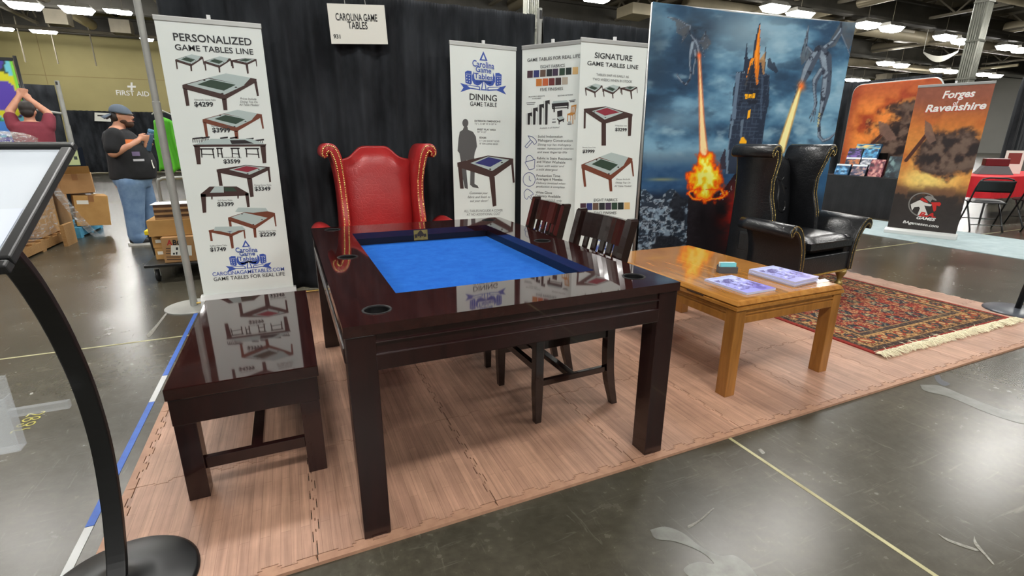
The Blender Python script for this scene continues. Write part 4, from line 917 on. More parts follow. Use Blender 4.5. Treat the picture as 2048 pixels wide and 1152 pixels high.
    fb = ((x-1413)/34)**2+((y-355)/46)**2; fl = fb+(fbm(x/10., y/14., 61, 4)-.5)*1.8
    c = mixc(c, smoothstep(1.35,.7,fl), (190,62,18)); c = mixc(c, smoothstep(1.0,.45,fl), (246,140,26)); c = mixc(c, smoothstep(.7,.15,fl), (254,206,62)); c = mixc(c, smoothstep(.35,.0,fl)*.8, (255,238,150))
    ring = np.abs(((x-1414)/36)**2+((y-388)/12)**2-1+(n3-.5)*1.2); c = mixc(c, smoothstep(.5,.1,ring)*(y > 378), (226,70,20)); c = mixc(c, smoothstep(.2,.0,ring)*(y > 380), (252,170,50))
    # dragons
    def wing(kk, L, a=.88): 
        nonlocal c
        c = mixc(c, inpoly(x, y, [kk(*p) for p in L])*a*(.75+.5*(n3-.5)), (86,86,88))
    def limb(kk, sc, P, base=(70,78,90), hi=(150,164,176)):
        nonlocal c
        Q = [(*kk(a,b), max(w*sc,.55)) for a, b, w in P]; d = dpath(x, y, Q); c = mixc(c, smoothstep(.5,-.5,d), base)
        d2 = dpath(x, y, [(a-.35*w,b-.2*w,w*.45) for a, b, w in Q]); c = mixc(c, smoothstep(.4,-.6,d2)*(.35+.6*n3), hi); c = mixc(c, smoothstep(.2,-.6,d)*(n3 < .38)*.8, (38,42,52))
    k1 = cr(1320,20,120/768.); s1 = 120/768.
    wing(k1, [(100,90),(200,150),(215,295),(285,330),(280,420),(370,290),(395,195),(230,112)]); wing(k1, [(580,275),(640,390),(655,430),(620,470),(560,520),(530,450),(500,420)])
    for P in ([(445,385,14),(375,285,10),(395,195,9),(340,190,8),(235,115,8),(100,90,6)], [(350,200,5),(240,250,4),(210,295,3)], [(370,285,5),(300,350,5),(275,420,4)], [(480,400,14),(560,400,10),(585,275,8)], [(590,320,5),(655,410,4)], [(600,400,4),(615,510,3)], [(545,480,6),(570,600,4)], [(440,385,34),(425,470,44),(405,540,32),(390,600,18),(384,700,14),(395,800,12),(382,890,14),(330,955,13),(275,915,11),(235,860,14),(212,812,5)], [(455,520,24),(462,640,16),(432,730,10),(430,820,14)], [(465,400,28),(492,470,24),(500,555,14)]): limb(k1, s1, P)
    k2 = cr(1560,40,160/709.); s2 = 160/709.
    wing(k2, [(540,10),(690,10),(650,190),(612,260),(545,130),(490,232),(400,262)]); wing(k2, [(250,50),(180,320),(190,400),(230,360),(290,290),(235,225)])
    for P in ([(390,255,26),(470,192,17),(540,95,13),(540,10,9)], [(545,125,7),(600,250,6),(630,338,5)], [(290,290,14),(235,228,8),(252,50,6)], [(248,90,5),(180,330,4)], [(237,230,4),(220,370,3)], [(350,270,46),(400,330,58),(412,420,48),(418,500,40),(402,640,42),(375,780,24),(346,900,13),(348,1030,15),(382,1072,14),(440,1050,12),(508,985,4)], [(330,285,34),(270,385,44),(235,460,42),(205,535,26),(178,585,12)], [(370,440,24),(310,535,24),(305,610,15),(318,740,14),(300,800,10)], [(300,790,6),(262,868,4)], [(305,800,6),(272,905,4)], [(318,790,6),(300,900,4)], [(425,470,22),(395,500,20)], [(185,540,8),(155,580,5)], [(150,610,5),(112,730,4)]): limb(k2, s2, P)
    for i in range(5): limb(k2, s2, [(348-i*3,825+i*28,8),(352-i*3,835+i*28,6)], (180,172,130), (210,200,150))
    c = mixc(c, np.exp(-((x-1603)/7)**2-((y-172)/9)**2)*.9, (226,120,60)); c = mixc(c, np.exp(-((x-1398)/4)**2-((y-110)/6)**2)*.9, (216,110,70))
    return np.clip(c.mean(-1,keepdims=True)+(c-c.mean(-1,keepdims=True))*1.2,0,255)*1.10
rgb = paint_dragons(U, Vv)
cl_ = print_grid('printed_cloth', attr_mat('fabric_print', 0.75, 0.2, 0, 0.1, 400), tp_, P3, rgb, nx, ny, Matrix.Translation((-4.15,-2.39,0)))
so = cl_.modifiers.new('t', 'SOLIDIFY'); so.thickness = .003; so.offset = -1
_c = lambda p: tuple(np.array(p)-np.array([4.15,2.39,0]))
MB().tube([_c((2.99,2.545,2.43)),_c((5.34,2.305,2.43))], .015, 10).build('frame_tube', malu, tp_, smooth=True)
for a in ((3.0,2.545),(5.345,2.31)): MB().tube([_c((*a,.0+MZ)),_c((*a,2.43))], .015, 10).build('frame_tube', malu, tp_, smooth=True)
# ================================================================ rug
RX0, RX1, RY0, RY1 = 3.125, 4.76, .265, 2.55
rug = thing('persian_rug', 'red patterned persian rug with cream fringe under the black wing armchair', 'rug', (RX0,RY0,MZ))
nx, ny = 330, 430
I, J = np.meshgrid(np.linspace(0,1,nx+1), np.linspace(0,1,ny+1)); rw, rl = RX1-RX0, RY1-RY0
X, Yr = I*rw, J*rl; dE = np.minimum(np.minimum(X, rw-X), np.minimum(Yr, rl-Yr))
def paint_rug(X, Y, d):
    qx, qy = np.round(X/.008)*.008, np.round(Y/.008)*.008
    n = fbm(qx/.035, qy/.035, 4, 3); n2 = fbm(qx/.016, qy/.016, 14, 2); w = vnoise(qx/.006, qy/.006, 31)
    c = np.zeros(X.shape+(3,))+np.array([158,54,40])
    sx = np.abs(X-rw/2); sy = np.abs(Y-rl/2)
    # field: rows of palmettes and stems
    cx = np.abs((sx/.235+.5) % 1-.5)*.235; cy = np.abs((sy/.27+.5) % 1-.5)*.27; r = np.hypot(cx, cy*.85); r2 = np.hypot(.1175-cx, .135-cy)
    c = mixc(c, (n > .57)*.75, (112,36,36)); c = mixc(c, (np.abs(n-.5) < .028)*.85, (196,150,96))
    c = mixc(c, (r < .062+.02*(n-.5)), (52,58,64)); c = mixc(c, (r < .046)*(n2 > .5), (150,140,112)); c = mixc(c, (r < .022), (150,56,44)); c = mixc(c, (r2 < .048+.03*(n-.5)), (70,76,74)); c = mixc(c, (r2 < .034)*(n2 > .48), (176,150,104)); c = mixc(c, (r2 < .014), (60,60,66))
    c = mixc(c, (np.abs(cx-cy*.87) < .006)*(r > .06)*.7, (60,62,62)); c = mixc(c, (n2 > .68)*.8, (194,152,98)); c = mixc(c, (n2 < .29)*.75, (58,48,50))
    def band(a, b, col):
        nonlocal c; k = (d >= a) & (d < b); c = mixc(c, k, col); return k
    k = band(.03, .245, (120,78,52)); tt = np.where((X < Y) & (X < rl-Y) | (rw-X < Y) & (rw-X < rl-Y), Y, X); t = np.abs((tt/.17) % 1-.5)*.17; rr_ = np.hypot(t, (d-.15)*1.1); rb = np.hypot(.085-t, (d-.15)*.9)
    c = mixc(c, k*(n > .52)*.9, (172,122,72)); c = mixc(c, k*(n2 > .6), (204,158,96)); c = mixc(c, k*(n2 < .36), (66,54,48)); c = mixc(c, k*(rr_ < .042), (60,64,66)); c = mixc(c, k*(rr_ < .026)*(n2 > .45), (178,84,48)); c = mixc(c, k*(rb < .035), (160,62,42)); c = mixc(c, k*(rb < .018), (196,160,104))
    for a, b, c0, c1 in ((.03,.075,(80,62,54),(50,44,46)),(.22,.262,(88,72,64),(52,44,46))):
        k = band(a, b, c0); c = mixc(c, k*(((tt/.022) % 1) < .5)*(np.abs(d-(a+b)/2) < .013), c1); c = mixc(c, k*(n2 > .62)*.7, (150,120,80))
    for a in (.078,.214,.264): band(a-.003, a+.004, (190,142,82))
    band(-1, .03, (164,52,42))
    g = c.mean(-1, keepdims=True); return (c*.85+g*.15)*(.76+.26*w[...,None])
rgb = paint_rug(X, Yr, dE)
P3 = np.stack([X, Yr, .007+.0012*vnoise(X/.02,Yr/.02,3)], -1)
mrug = attr_mat('rug_pile', 0.95, 0.1, 0, 0.5, 500)
print_grid('woven_pile', mrug, rug, P3, rgb, nx, ny)
MB().box(0,rw,0,rl,0,.006).build('backing', mat('rug_edge_red', S(150,42,36), .9), rug)
fr = MB(); r = random.Random(11)
for i in range(620):
    x = r.uniform(0, rw); L = r.uniform(.05,.085); a = r.gauss(0,.45); hh = r.uniform(.004,.016)
    p0 = Vector((x, r.uniform(-.006,.012), .009)); p1 = p0+Vector((math.sin(a)*L*.5, -L*.5, hh)); p2 = p0+Vector((math.sin(a)*L+r.gauss(0,.012), -L, .001))
    fr.tube([p0,p1,p2], [.0028,.0026,.0014], 4, cap=False)
for i in range(16):
    x = r.uniform(0, rw); a = r.uniform(0,3.1); p0 = Vector((x,.0,.010)); fr.tube([p0,p0+Vector((math.cos(a)*.03,math.sin(a)*.03,.004)),p0+Vector((math.cos(a)*.06,math.sin(a)*.05,.001))], .002, 4, cap=False)
fo = fr.build('fringe', mat('cream_cotton', S(226,218,188), .9), rug, smooth=True); fo['kind'] = 'stuff'
for s_ in range(1):
    fr2 = MB()
    for i in range(260):
        x = r.uniform(0, rw); L = r.uniform(.05,.08); p0 = Vector((x, rl-.004, .008)); fr2.tube([p0,p0+Vector((r.gauss(0,.02),L*.5,.006)),p0+Vector((r.gauss(0,.02),L,.001))], .0024, 4, cap=False)
    fo = fr2.build('fringe', mat('cream_cotton'), rug, smooth=True); fo['kind'] = 'stuff'
# ================================================================ wing armchairs
def leather(name, c0, c1, rough=0.3):
    m = mat(name, c0, rough, spec=0.5, coat=0.15)
    BS(m).inputs['Coat Roughness'].default_value = 0.2
    LK(m, ramp(m, noise(m, coords(m), 4, 5), [(0.3, c0), (0.7, c1)]), BS(m).inputs['Base Color'])
    vo = N(m, 'ShaderNodeTexVoronoi', feature='DISTANCE_TO_EDGE'); vo.inputs['Scale'].default_value = 26; LK(m, coords(m, (1,1,1.3)), vo.inputs['Vector'])
    r_ = N(m, 'ShaderNodeMapRange'); r_.inputs[2].default_value = 0.12; LK(m, vo.outputs[0], r_.inputs[0])
    n2 = noise(m, coords(m), 160, 3); ad = N(m, 'ShaderNodeMath', operation='ADD'); LK(m, r_.outputs[0], ad.inputs[0]); LK(m, n2, ad.inputs[1])
    bump(m, ad.outputs[0], 0.22, 0.003)
    return m
mbl = leather('black_croc_leather', S(17,18,20), S(26,27,30), .30); mrl = leather('red_croc_leather', S(158,34,36), S(178,46,46), .34)
mnail = mat('brass_nail', S(214,186,110), .25, metal=.85); mbrl = mat('brass_leg', S(150,128,72), .35, metal=.5)
def nails(mb, pts, r=.0056, gap=.0135, nrm=(0,-1,0)):
    """domed nail heads every gap along the polyline, facing -y"""
    P = [Vector(p) for p in pts]; acc = 0.0; out = [P[0]]
    for a, b in zip(P[:-1], P[1:]):
        L = (b-a).length; t = gap-acc
        while t <= L: out.append(a+(b-a)*(t/L)); t += gap
        acc = (acc+L) % gap if True else 0
    n = Vector(nrm).normalized(); x = n.cross(Vector((0,0,1))); x = x.normalized() if x.length > .01 else Vector((1,0,0)); y = n.cross(x)
    for c in out:
        vs = [c+n*.0035]+[c+x*(r*math.cos(k*PI/3))+y*(r*math.sin(k*PI/3)) for k in range(6)]
        mb.add(vs, [(0,1+k,1+(k+1)%6) for k in range(6)])
def hook(pts, th, n=6):
    """closed outline around a centre line pts [(x,z,half thickness)]"""
    C = catmull([(x,z,w) for x, z, w in pts], n); L = []; R = []
    for i, p in enumerate(C):
        a = C[max(i-1,0)]; b = C[min(i+1,len(C)-1)]; d = Vector((b.x-a.x, b.y-a.y)).normalized(); nn = Vector((-d.y, d.x))
        L.append((p.x+nn.x*p.z, p.y+nn.y*p.z)); R.append((p.x-nn.x*p.z, p.y-nn.y*p.z))
    return C, L, R
def sweep(mb, L, R, ys, inset=None):
    """extrude ribbon outline along y stations; ys: list of (y function of z, scale about centre line)"""
    ring = L+R[::-1]; n = len(ring); cen = [((L[i][0]+R[i][0])/2, (L[i][1]+R[i][1])/2) for i in range(len(L))]; cr_ = cen+cen[::-1]
    base = len(mb.v); vs = []; fs = []
    for fy, k in ys:
        for (x, z), (a, b) in zip(ring, cr_): vs.append((a+(x-a)*k, fy(z), b+(z-b)*k))
    for s in range(len(ys)-1):
        for i in range(n): j = (i+1) % n; fs.append((s*n+i, s*n+j, (s+1)*n+j, (s+1)*n+i))
    m_ = len(L)
    for s, fl in ((0, False), (len(ys)-1, True)):
        for i in range(m_-1):
            q = (s*n+i, s*n+i+1, s*n+n-2-i, s*n+n-1-i); fs.append(q if fl else q[::-1])
    mb.add(vs, fs)
def wing_chair(label, loc, rz, ml, leg_m, crest):
    t = thing('wing_armchair', label, 'armchair', loc, rz)
    fr = MB(); fr.box(-.33,.33,-.33,.38,.19,.355); fr.build('seat_frame', ml, t, bevel=.015, seg=3)
    # cushion
    cu = MB(); n = 14
    def sq(i, j, s):
        x = -1+2*i; y = -1+2*j; e = (1-abs(x)**5)*(1-abs(y)**5); e = max(e, 0)**.5
        return (x*.285, -.035+y*.32, .445+s*(.028+.052*e))
    cu.grid(n, n, lambda i, j: sq(i, j, 1)); cu.grid(n, n, lambda i, j: sq(1-i, j, -1))
    c_ = cu.build('seat_cushion', ml, t, smooth=True)
    pipe = []
    for a in np.linspace(0, 2*PI, 41): 
        x = max(-1,min(1,1.25*math.cos(a))); y = max(-1,min(1,1.25*math.sin(a))); pipe.append((x*.288, -.035+y*.323, .474))
    MB().tube(pipe, .006, 6, cap=False).build('piping', ml, c_, smooth=True)
    sk = MB(); sk.grid(24, 2, lambda i, j: ((lambda p: (p[0],p[1],.418+.056*j))([(-.285+.57*i*1.0,-.355)][0])))
    sk.grid(20, 2, lambda i, j: (.285,-.355+.6*i,.418+.056*j)); sk.grid(20, 2, lambda i, j: (-.285,-.355+.6*i,.418+.056*j)); sk.build('cushion_side', ml, c_, smooth=True)
    # back: camel top, reclined
    prof = [(0,1.205),(.085,1.205),(.115,1.195),(.15,1.165),(.19,1.125),(.24,1.105),(.285,1.10)]
    def top(x): return float(np.interp(abs(x), [p[0] for p in prof], [p[1] for p in prof]))
    bk = MB(); nx, nz = 28, 18
    def bf(i, j, s):
        hw = .29; x = -hw+2*hw*i; zt = top(x); z = .40+(zt-.40)*j; yc = .285+.10*(z-.40); e = max(0,(1-abs(2*i-1)**6)*(1-(max(0,j-.82)/.18)**2)); 
        bulge = .075*e**.6*(1+.25*math.sin(PI*min(1,j*1.3))) if s < 0 else .05*e**.5
        return (x, yc+s*(.012+bulge), z)
    bk.grid(nx, nz, lambda i, j: bf(i, j, -1)); bk.grid(nx, nz, lambda i, j: bf(1-i, j, 1))
    b_ = bk.build('backrest', ml, t, smooth=True)
    tp = MB(); tp.tube([(-.285+.57*k/20, .285+.10*(top(-.285+.57*k/20)-.4), top(-.285+.57*k/20)) for k in range(21)], .014, 8); tp.build('top_welt', ml, t, smooth=True)
    ob = MB(); ob.box(-.285,.285,.345,.405,.2,1.10); ob.build('outside_back', ml, t, bevel=.02, seg=3)
    nm = MB()
    for s in (-1, 1):
        # wing: hook profile swept front to back
        C, L, R = hook([(.318,.20,.026),(.306,.45,.028),(.298,.70,.029),(.300,.90,.030),(.312,1.05,.032),(.328,1.14,.035),(.356,1.197,.036),(.394,1.200,.034),(.412,1.165,.027),(.398,1.140,.015)], 0)
        fy = lambda z, k=0.0: float(np.interp(z, [.5,.66,.82,.95,1.1,1.25], [-.02,-.005,.045,.05,.01,-.01]))+k
        w = MB(); sweep(w, L, R, [(lambda z: fy(z,.0), .80),(lambda z: fy(z,.010), 1.0),(lambda z: .20, 1.0),(lambda z: .385, 1.0),(lambda z: .397, .8)])
        w.v = [(x*s, y, z) for x, y, z in w.v]
        if s < 0: w.f = [f[::-1] for f in w.f]
        w.build('wing', ml, t, smooth=True, fix=True)
        for side in (L, R):
            cen = [((L[i][0]+R[i][0])/2, (L[i][1]+R[i][1])/2) for i in range(len(L))]
            pts = [(s*(a+(x-a)*.56), fy(b+(z-b)*.5)-.001, b+(z-b)*.56) for (x, z), (a, b) in zip(side, cen) if b > .60]
            nails(nm, pts)
        # arm: hook profile
        C, L, R = hook([(.345,.20,.030),(.350,.34,.031),(.366,.44,.032),(.402,.53,.034),(.448,.59,.036),(.498,.612,.036),(.532,.585,.030),(.528,.552,.018)], 0)
        fa = lambda z, k=0.0: -.345+k+.05*max(0,(.45-z))*0
        a_ = MB(); dr = .05
        sweep(a_, L, R, [(lambda z: fa(z), .80),(lambda z: fa(z,.010), 1.0),(lambda z: -.10, 1.0),(lambda z: .06, .95),(lambda z: .14, .80)])
        a_.v = [(x*s, y, z-.012+(.022*max(0,min(1,(y+.345)/.5)) if z > .40 else .012)) for x, y, z in a_.v]
        if s < 0: a_.f = [f[::-1] for f in a_.f]
        a_.build('arm', ml, t, smooth=True, fix=True)
        cen = [((L[i][0]+R[i][0])/2, (L[i][1]+R[i][1])/2) for i in range(len(L))]
        for side in (L, R):
            nails(nm, [(s*(a+(x-a)*.56), -.347, b+(z-b)*.56) for (x, z), (a, b) in zip(side, cen)])
        ip = MB(); ip.box(s*.30-.04,s*.30+.04,-.32,.30,.30,.50); ip.build('inside_arm', ml, t, bevel=.03, seg=3)
        # legs
        MB().lathe([(.012,0),(.022,.004),(.026,.02),(.016,.03),(.014,.04),(.030,.05),(.034,.065),(.026,.082),(.017,.09),(.020,.115),(.034,.145),(.042,.16),(.045,.175),(.040,.19)], 20, (s*.30,-.30,0)).build('front_leg', leg_m, t, smooth=True)
        MB().hexa([(s*.29-.02,.36,0),(s*.29+.02,.36,0),(s*.29+.02,.40,0),(s*.29-.02,.40,0)], [(s*.29-.028,.30,.19),(s*.29+.028,.30,.19),(s*.29+.028,.36,.19),(s*.29-.028,.36,.19)]).build('back_leg', leg_m, t)
    nails(nm, [(-.33,-.333,.20),(.33,-.333,.20)])
    MB().box(-.33,.33,-.338,-.330,.190,.197).build('brass_strip', mnail, t)
    o = nm.build('nailhead_trim', mnail, t, smooth=True); o['kind'] = 'stuff'
    if crest:   # embossed winged beast crest in the leather of the back
        em = MB()
        def yb(x, z):
            i = (x+.29)/.58; j = (z-.40)/(top(x)-.40); return bf(i, j, -1)[1]
        for P, w in (([(-.14,.93),(-.08,.95),(-.03,.92),(.02,.95),(.08,.92),(.14,.96)], .012), ([(-.14,.92),(-.17,.86),(-.12,.82),(-.07,.86)], .012), ([(-.12,.82),(-.15,.74),(-.10,.70)], .010), ([(-.09,.82),(-.09,.74),(-.05,.70)], .010), ([(-.05,.83),(-.02,.75)], .010), ([(.02,.95),(.05,.85),(.04,.76),(.06,.68),(.11,.645),(.15,.68),(.14,.74)], .013), ([(.08,.92),(.12,.84),(.15,.78)], .011), ([(.10,.90),(.14,.86),(.18,.85)], .010), ([(.0,1.0),(.0,1.06),(.04,1.08)], .012)):
            K = catmull([(x,0,z) for x, z in P], 6); em.tube([(p.x, yb(p.x,p.z)+.008, p.z) for p in K], [1.5*w*(.45+.55*math.sin(PI*min(1,max(0,k/(len(K)-1))))) for k in range(len(K))], 10)
        em.build('embossed_crest', ml, t, smooth=True)
    return t
wing_chair('black crocodile leather wing armchair with brass nailheads on the rug', (3.93,1.545,MZ+.0085), 0.06, mbl, mbrl, True)
wing_chair('red crocodile leather wing armchair with brass nailheads behind game table', (.585,2.60,MZ), 0.0, mrl, mat('dark_chair_wood'), False)
# ================================================================ sign stand in the left foreground
mbk = mat('black_powder_coat', S(20,21,22), .35)
st = thing('sign_stand', 'black floor sign stand with curved pole and tilted framed sheet at far left', 'sign stand', (-.68,.10,0))
MB().lathe([(.205,.0+MZ),(.205,.006+MZ),(.195,.012+MZ),(.10,.020+MZ),(.032,.026+MZ),(.028,.034+MZ)], 56).build('base_disc', mbk, st, smooth=True)
K = catmull([(0,0,.03),(0,.045,.10),(0,.10,.24),(0,.135,.42),(0,.125,.60),(0,.085,.75),(0,.035,.87),(0,-.03,.98),(0,-.12,1.08),(0,-.20,1.135)], 5)
mb = MB(); prev = None
for i, p in enumerate(K):
    d = (K[min(i+1,len(K)-1)]-K[max(i-1,0)]).normalized(); n = Vector((0,d.z,-d.y))
    ring = [p+Vector((-.024,0,0))-n*.012, p+Vector((.024,0,0))-n*.012, p+Vector((.024,0,0))+n*.012, p+Vector((-.024,0,0))+n*.012]
    if prev: mb.hexa(prev, ring)
    prev = ring
mb.build('curved_pole', mbk, st, fix=True, bevel=.004)
# frame: top edge at y=.09, tilted towards the viewer
FT = np.array([0,-.018,1.262]); FD = np.array([0,-.43,-.190]); FD = FD/np.linalg.norm(FD); FW, FL = .30, .48
FN = np.cross(np.array([1,0,0]), -FD)
def fpt(x, l, o): p = FT+FD*l+np.array([x,0,0])+FN*o; return p
fx0, fx1 = -.140, .155
def fbar(x0, x1, l0, l1):
    mb = MB(); mb.hexa([fpt(x0,l0,-.006),fpt(x1,l0,-.006),fpt(x1,l1,-.006),fpt(x0,l1,-.006)], [fpt(x0+.004,l0+.004,.010),fpt(x1-.004,l0+.004,.010),fpt(x1-.004,l1-.004,.010),fpt(x0+.004,l1-.004,.010)]); return mb
for a in ((fx0,fx1,0,.026),(fx0,fx1,FL-.026,FL),(fx0,fx0+.026,.026,FL-.026),(fx1-.026,fx1,.026,FL-.026)): fbar(*a).build('frame_bar', mbk, st, bevel=.003, fix=True)
sh = MB(); sh.hexa([fpt(fx0+.02,.02,-.004),fpt(fx1-.02,.02,-.004),fpt(fx1-.02,FL-.02,-.004),fpt(fx0+.02,FL-.02,-.004)], [fpt(fx0+.02,.02,0),fpt(fx1-.02,.02,0),fpt(fx1-.02,FL-.02,0),fpt(fx0+.02,FL-.02,0)]); sh.build('sheet', mat('sheet_white', S(188,196,204), .35), st)
PF = Plane(fpt(fx0,FL,0)+np.array([-.68,.10,0]), (1,0,0), -FD, st); PF.inv = Matrix.Translation((.68,-.10,0))
lg = mat('faint_print', S(186,192,204), .4); lg2 = mat('faint_print2', S(168,176,176), .4)
def lq(x0, y0, x1, y1): return ([np.array(p) for p in ((x0,y0),(x1,y0),(x1,y1),(x0,y1))], [(0,1,2,3)])
PF.put('print_panel', [lq(.03,.03,.265,.20)], mat('faint_lilac', S(196,204,224), .4), .0012)
PF.put('print_line', [lq(.05,.275,.20,.290)], lg, .0015)
PF.put('print_line', [lq(.05,.245,.18,.250)], lg, .0015); PF.put('print_line', [lq(.05,.232,.22,.237)], lg, .0015)
PF.put('print_picture', [([np.array(p) for p in ((.05,.12),(.17,.165),(.25,.13),(.14,.085))], [(0,1,2,3)])], lg2, .0018)
# clear leaflet pocket clamped to the pole
mac = mat('clear_acrylic', S(236,242,246), .05, alpha=.22, spec=.8)
pk = MB(); px0, px1, py, pz0, pz1 = -.34, -.125, .06, .50, .70
for b in ((px0,px1,py-.035,py-.032,pz0,pz1-.05),(px0,px1,py+.0,py+.003,pz0,pz1),(px0,px1,py-.032,py,pz0,pz0+.003),(px0,px0+.003,py-.032,py,pz0,pz1-.05),(px1-.003,px1,py-.032,py,pz0,pz1-.05)): pk.box(*b)
po = pk.build('leaflet_pocket', mac, st)
MB().box(px1-.02,-.02,py+.003,py+.02,.58,.60).build('pocket_clamp', mac, st)
# second stand base at the right edge
_b2 = thing('sign_stand', 'round dark grey sign stand base at the right edge of the mat', 'sign stand', (5.03,.345,0))
MB().lathe([(.205,.0+MZ),(.205,.006+MZ),(.195,.012+MZ),(.10,.020+MZ),(.032,.026+MZ)], 48, (0,0,0)).build('base_disc', mat('grey_powder_coat', S(70,74,82), .35), _b2, smooth=True)
MB().tube([(.0,-.0,.03),(.02,-.02,.5),(.10,-.10,1.0)], .02, 10).build('pole', mbk, _b2, smooth=True)
# ================================================================ neighbouring booth on the right
mcar = var_mat('pale_blue_carpet', S(150,168,172), S(170,186,188), 8, .95)
tag(MB().box(7.50,9.05,-2,6.5,0,.006).build('aisle_carpet', mcar), 'pale blue grey aisle carpet in front of the brown banner', 'carpet')
# tall brown banner
bA, bB = (7.93,2.985), (8.165,2.245)
tE, PE = roll_banner(bA, bB, 2.03, 'tall brown orange banner reading Forges of Ravenshire with red logo', art=1)
nx, ny = 120, 220
def painted(P, w, z0, z1, nx, ny, fn, nm, m, off=0.0, name='printed_sheet', x0=0.0):
    I, J = np.meshgrid(np.linspace(0,1,nx+1), np.linspace(0,1,ny+1))
    P3 = P.o+P.r*((x0+I*w)[...,None])+P.w*((z0+(z1-z0)*J)[...,None])+P.n*off
    o = print_grid(name, m, P.obj, P3, fn(I, J, w, z1-z0), nx, ny, P.inv); so = o.modifiers.new('t','SOLIDIFY'); so.thickness = .0025; so.offset = -1; return o
def forge_art(I, J, w, h, top=True):
    x = I*w; y = J*h; n = fbm(x*4, y*3, 7, 5); n2 = fbm(x*11, y*9, 17, 4); n3 = fbm(x*26, y*26, 27, 3)
    c = np.zeros(I.shape+(3,))+np.array([196,104,46])
    if top:
        c = mixc(c, smoothstep(.72,.95,J), (150,88,68)); c = mixc(c, smoothstep(.35,.6,n)*smoothstep(.9,.6,J)*.8, (224,150,72))
        g = np.exp(-((I-.42)/.45)**2-((J-.37)/.10)**2); c = mixc(c, g*1.1, (248,214,120)); c = mixc(c, smoothstep(.36,.25,J+.06*(n-.5)), (58,46,42)); c = mixc(c, smoothstep(.30,.2,J), (50,44,42)); c = mixc(c, np.exp(-((J-.28)/.05)**2)*smoothstep(.45,.6,n2)*.8, (120,84,60))
        # generic dark smoke and rock mass
        cx, cy, rx, ry = .62, .56, .50, .20
    else:
        c = mixc(c, smoothstep(.4,.65,n), (236,140,66)); c = mixc(c, smoothstep(.5,.3,n)*.8, (150,56,36)); c = mixc(c, smoothstep(.75,1,J)*.6, (150,62,50)); cx, cy, rx, ry = .62, .50, .40, .36
        c = mixc(c, smoothstep(.15,.0,I)*.5, (130,50,40))
    f = ((I-cx)/rx)**2+((J-cy)/ry)**2+(n-.5)*1.5+(n2-.5)*.5
    c = mixc(c, smoothstep(1.1,.75,f), (70,52,46)); c = mixc(c, smoothstep(.9,.5,f)*smoothstep(.42,.62,n2), (112,92,80)); c = mixc(c, smoothstep(.8,.4,f)*smoothstep(.5,.35,n2), (44,36,36)); c = mixc(c, smoothstep(1.1,.9,f)*smoothstep(.6,.9,f)*smoothstep(.5,.6,n3)*.6, (214,140,70))
    # hammer
    hx, hy = (.18,.62) if top else (.30,.55)
    d = dpath(x, y, [((hx-.12)*w if top else (hx-.10)*w,(hy-.12)*h,.022),((hx+.10)*w,(hy+.07)*h,.022)]); c = mixc(c, smoothstep(.004,-.004,d), (78,44,36))
    q = [((hx+.02)*w,(hy+.16)*h),((hx+.12)*w,(hy+.13)*h),((hx+.24)*w,(hy+.02)*h),((hx+.16)*w,(hy+.0)*h),((hx+.06)*w,(hy+.06)*h)]; c = mixc(c, inpoly(x, y, q)*.9, (124,96,84))
    return c*(.92+.16*n3[...,None])
mart = attr_mat('banner_print', .5, .4)
painted(PE, PE.L, .075, 2.0, nx, ny, forge_art, 'x', mart)
c = cr(1650,140,398/1274); s = 398/1274
mred = mat('print_red_bright', S(196,40,36), .5); mwt = mat('print_white', S(240,238,234), .5)
T_ = [('Forges',(750,182),(958,170),45,.03,.2),('of',(818,226),(856,222),26,.02,.2),('Ravenshire',(640,270),(1030,248),45,.03,.2)]
PE.text(TX(c,s,[(t[0],(t[1][0]-4,t[1][1]+4),(t[2][0]-4,t[2][1]+4))+t[3:] for t in T_]), mred, 'title_shadow', .0015)
PE.text(TX(c,s,T_), mwt, 'title')
c = cr(1800,370,120/1382.); s = 120/1382.
mlg = mat('logo_grey', S(140,136,132), .5)
PE.poly('logo_shape', [[c(*p) for p in q] for q in ([(245,445),(380,380),(460,345),(560,400),(740,455),(700,490),(600,480),(560,470),(640,690),(400,690),(460,540),(440,500),(330,510),(275,590)],)], mat('logo_pale', S(214,210,204), .5), .0018)
PE.poly('logo_shape', [[c(*p) for p in q] for q in ([(560,275),(640,245),(760,270),(840,340),(840,370),(740,330),(700,400),(620,340)],)], mlg, .0018)
PE.poly('logo_shape', [[c(*p) for p in q] for q in ([(460,330),(520,290),(600,340),(660,410),(600,400),(530,370)],[(710,400),(920,395),(950,440),(910,490),(840,470),(830,580),(780,620),(760,560),(740,450)])], mred, .0022)
stroke(PE, c, [(530+325*math.cos(a),455+270*math.sin(a)) for a in np.linspace(.35*PI,1.75*PI,26)], .0075, mlg, 'logo_ring', .0014, 2)
PE.text(TX(c,s,[('B.A.',(425,712),(820,752),95,.04,.25)]), mred, 'logo_lettering', .003)
PE.text(TX(c,s,[('GAMES',(375,778),(812,832),62,.03,.3)]), mwt, 'logo_lettering', .0035); PE.text(TX(c,s,[('BAgamesco.com',(62,872),(880,985),62,.012,.2)]), mwt, 'web_lettering')
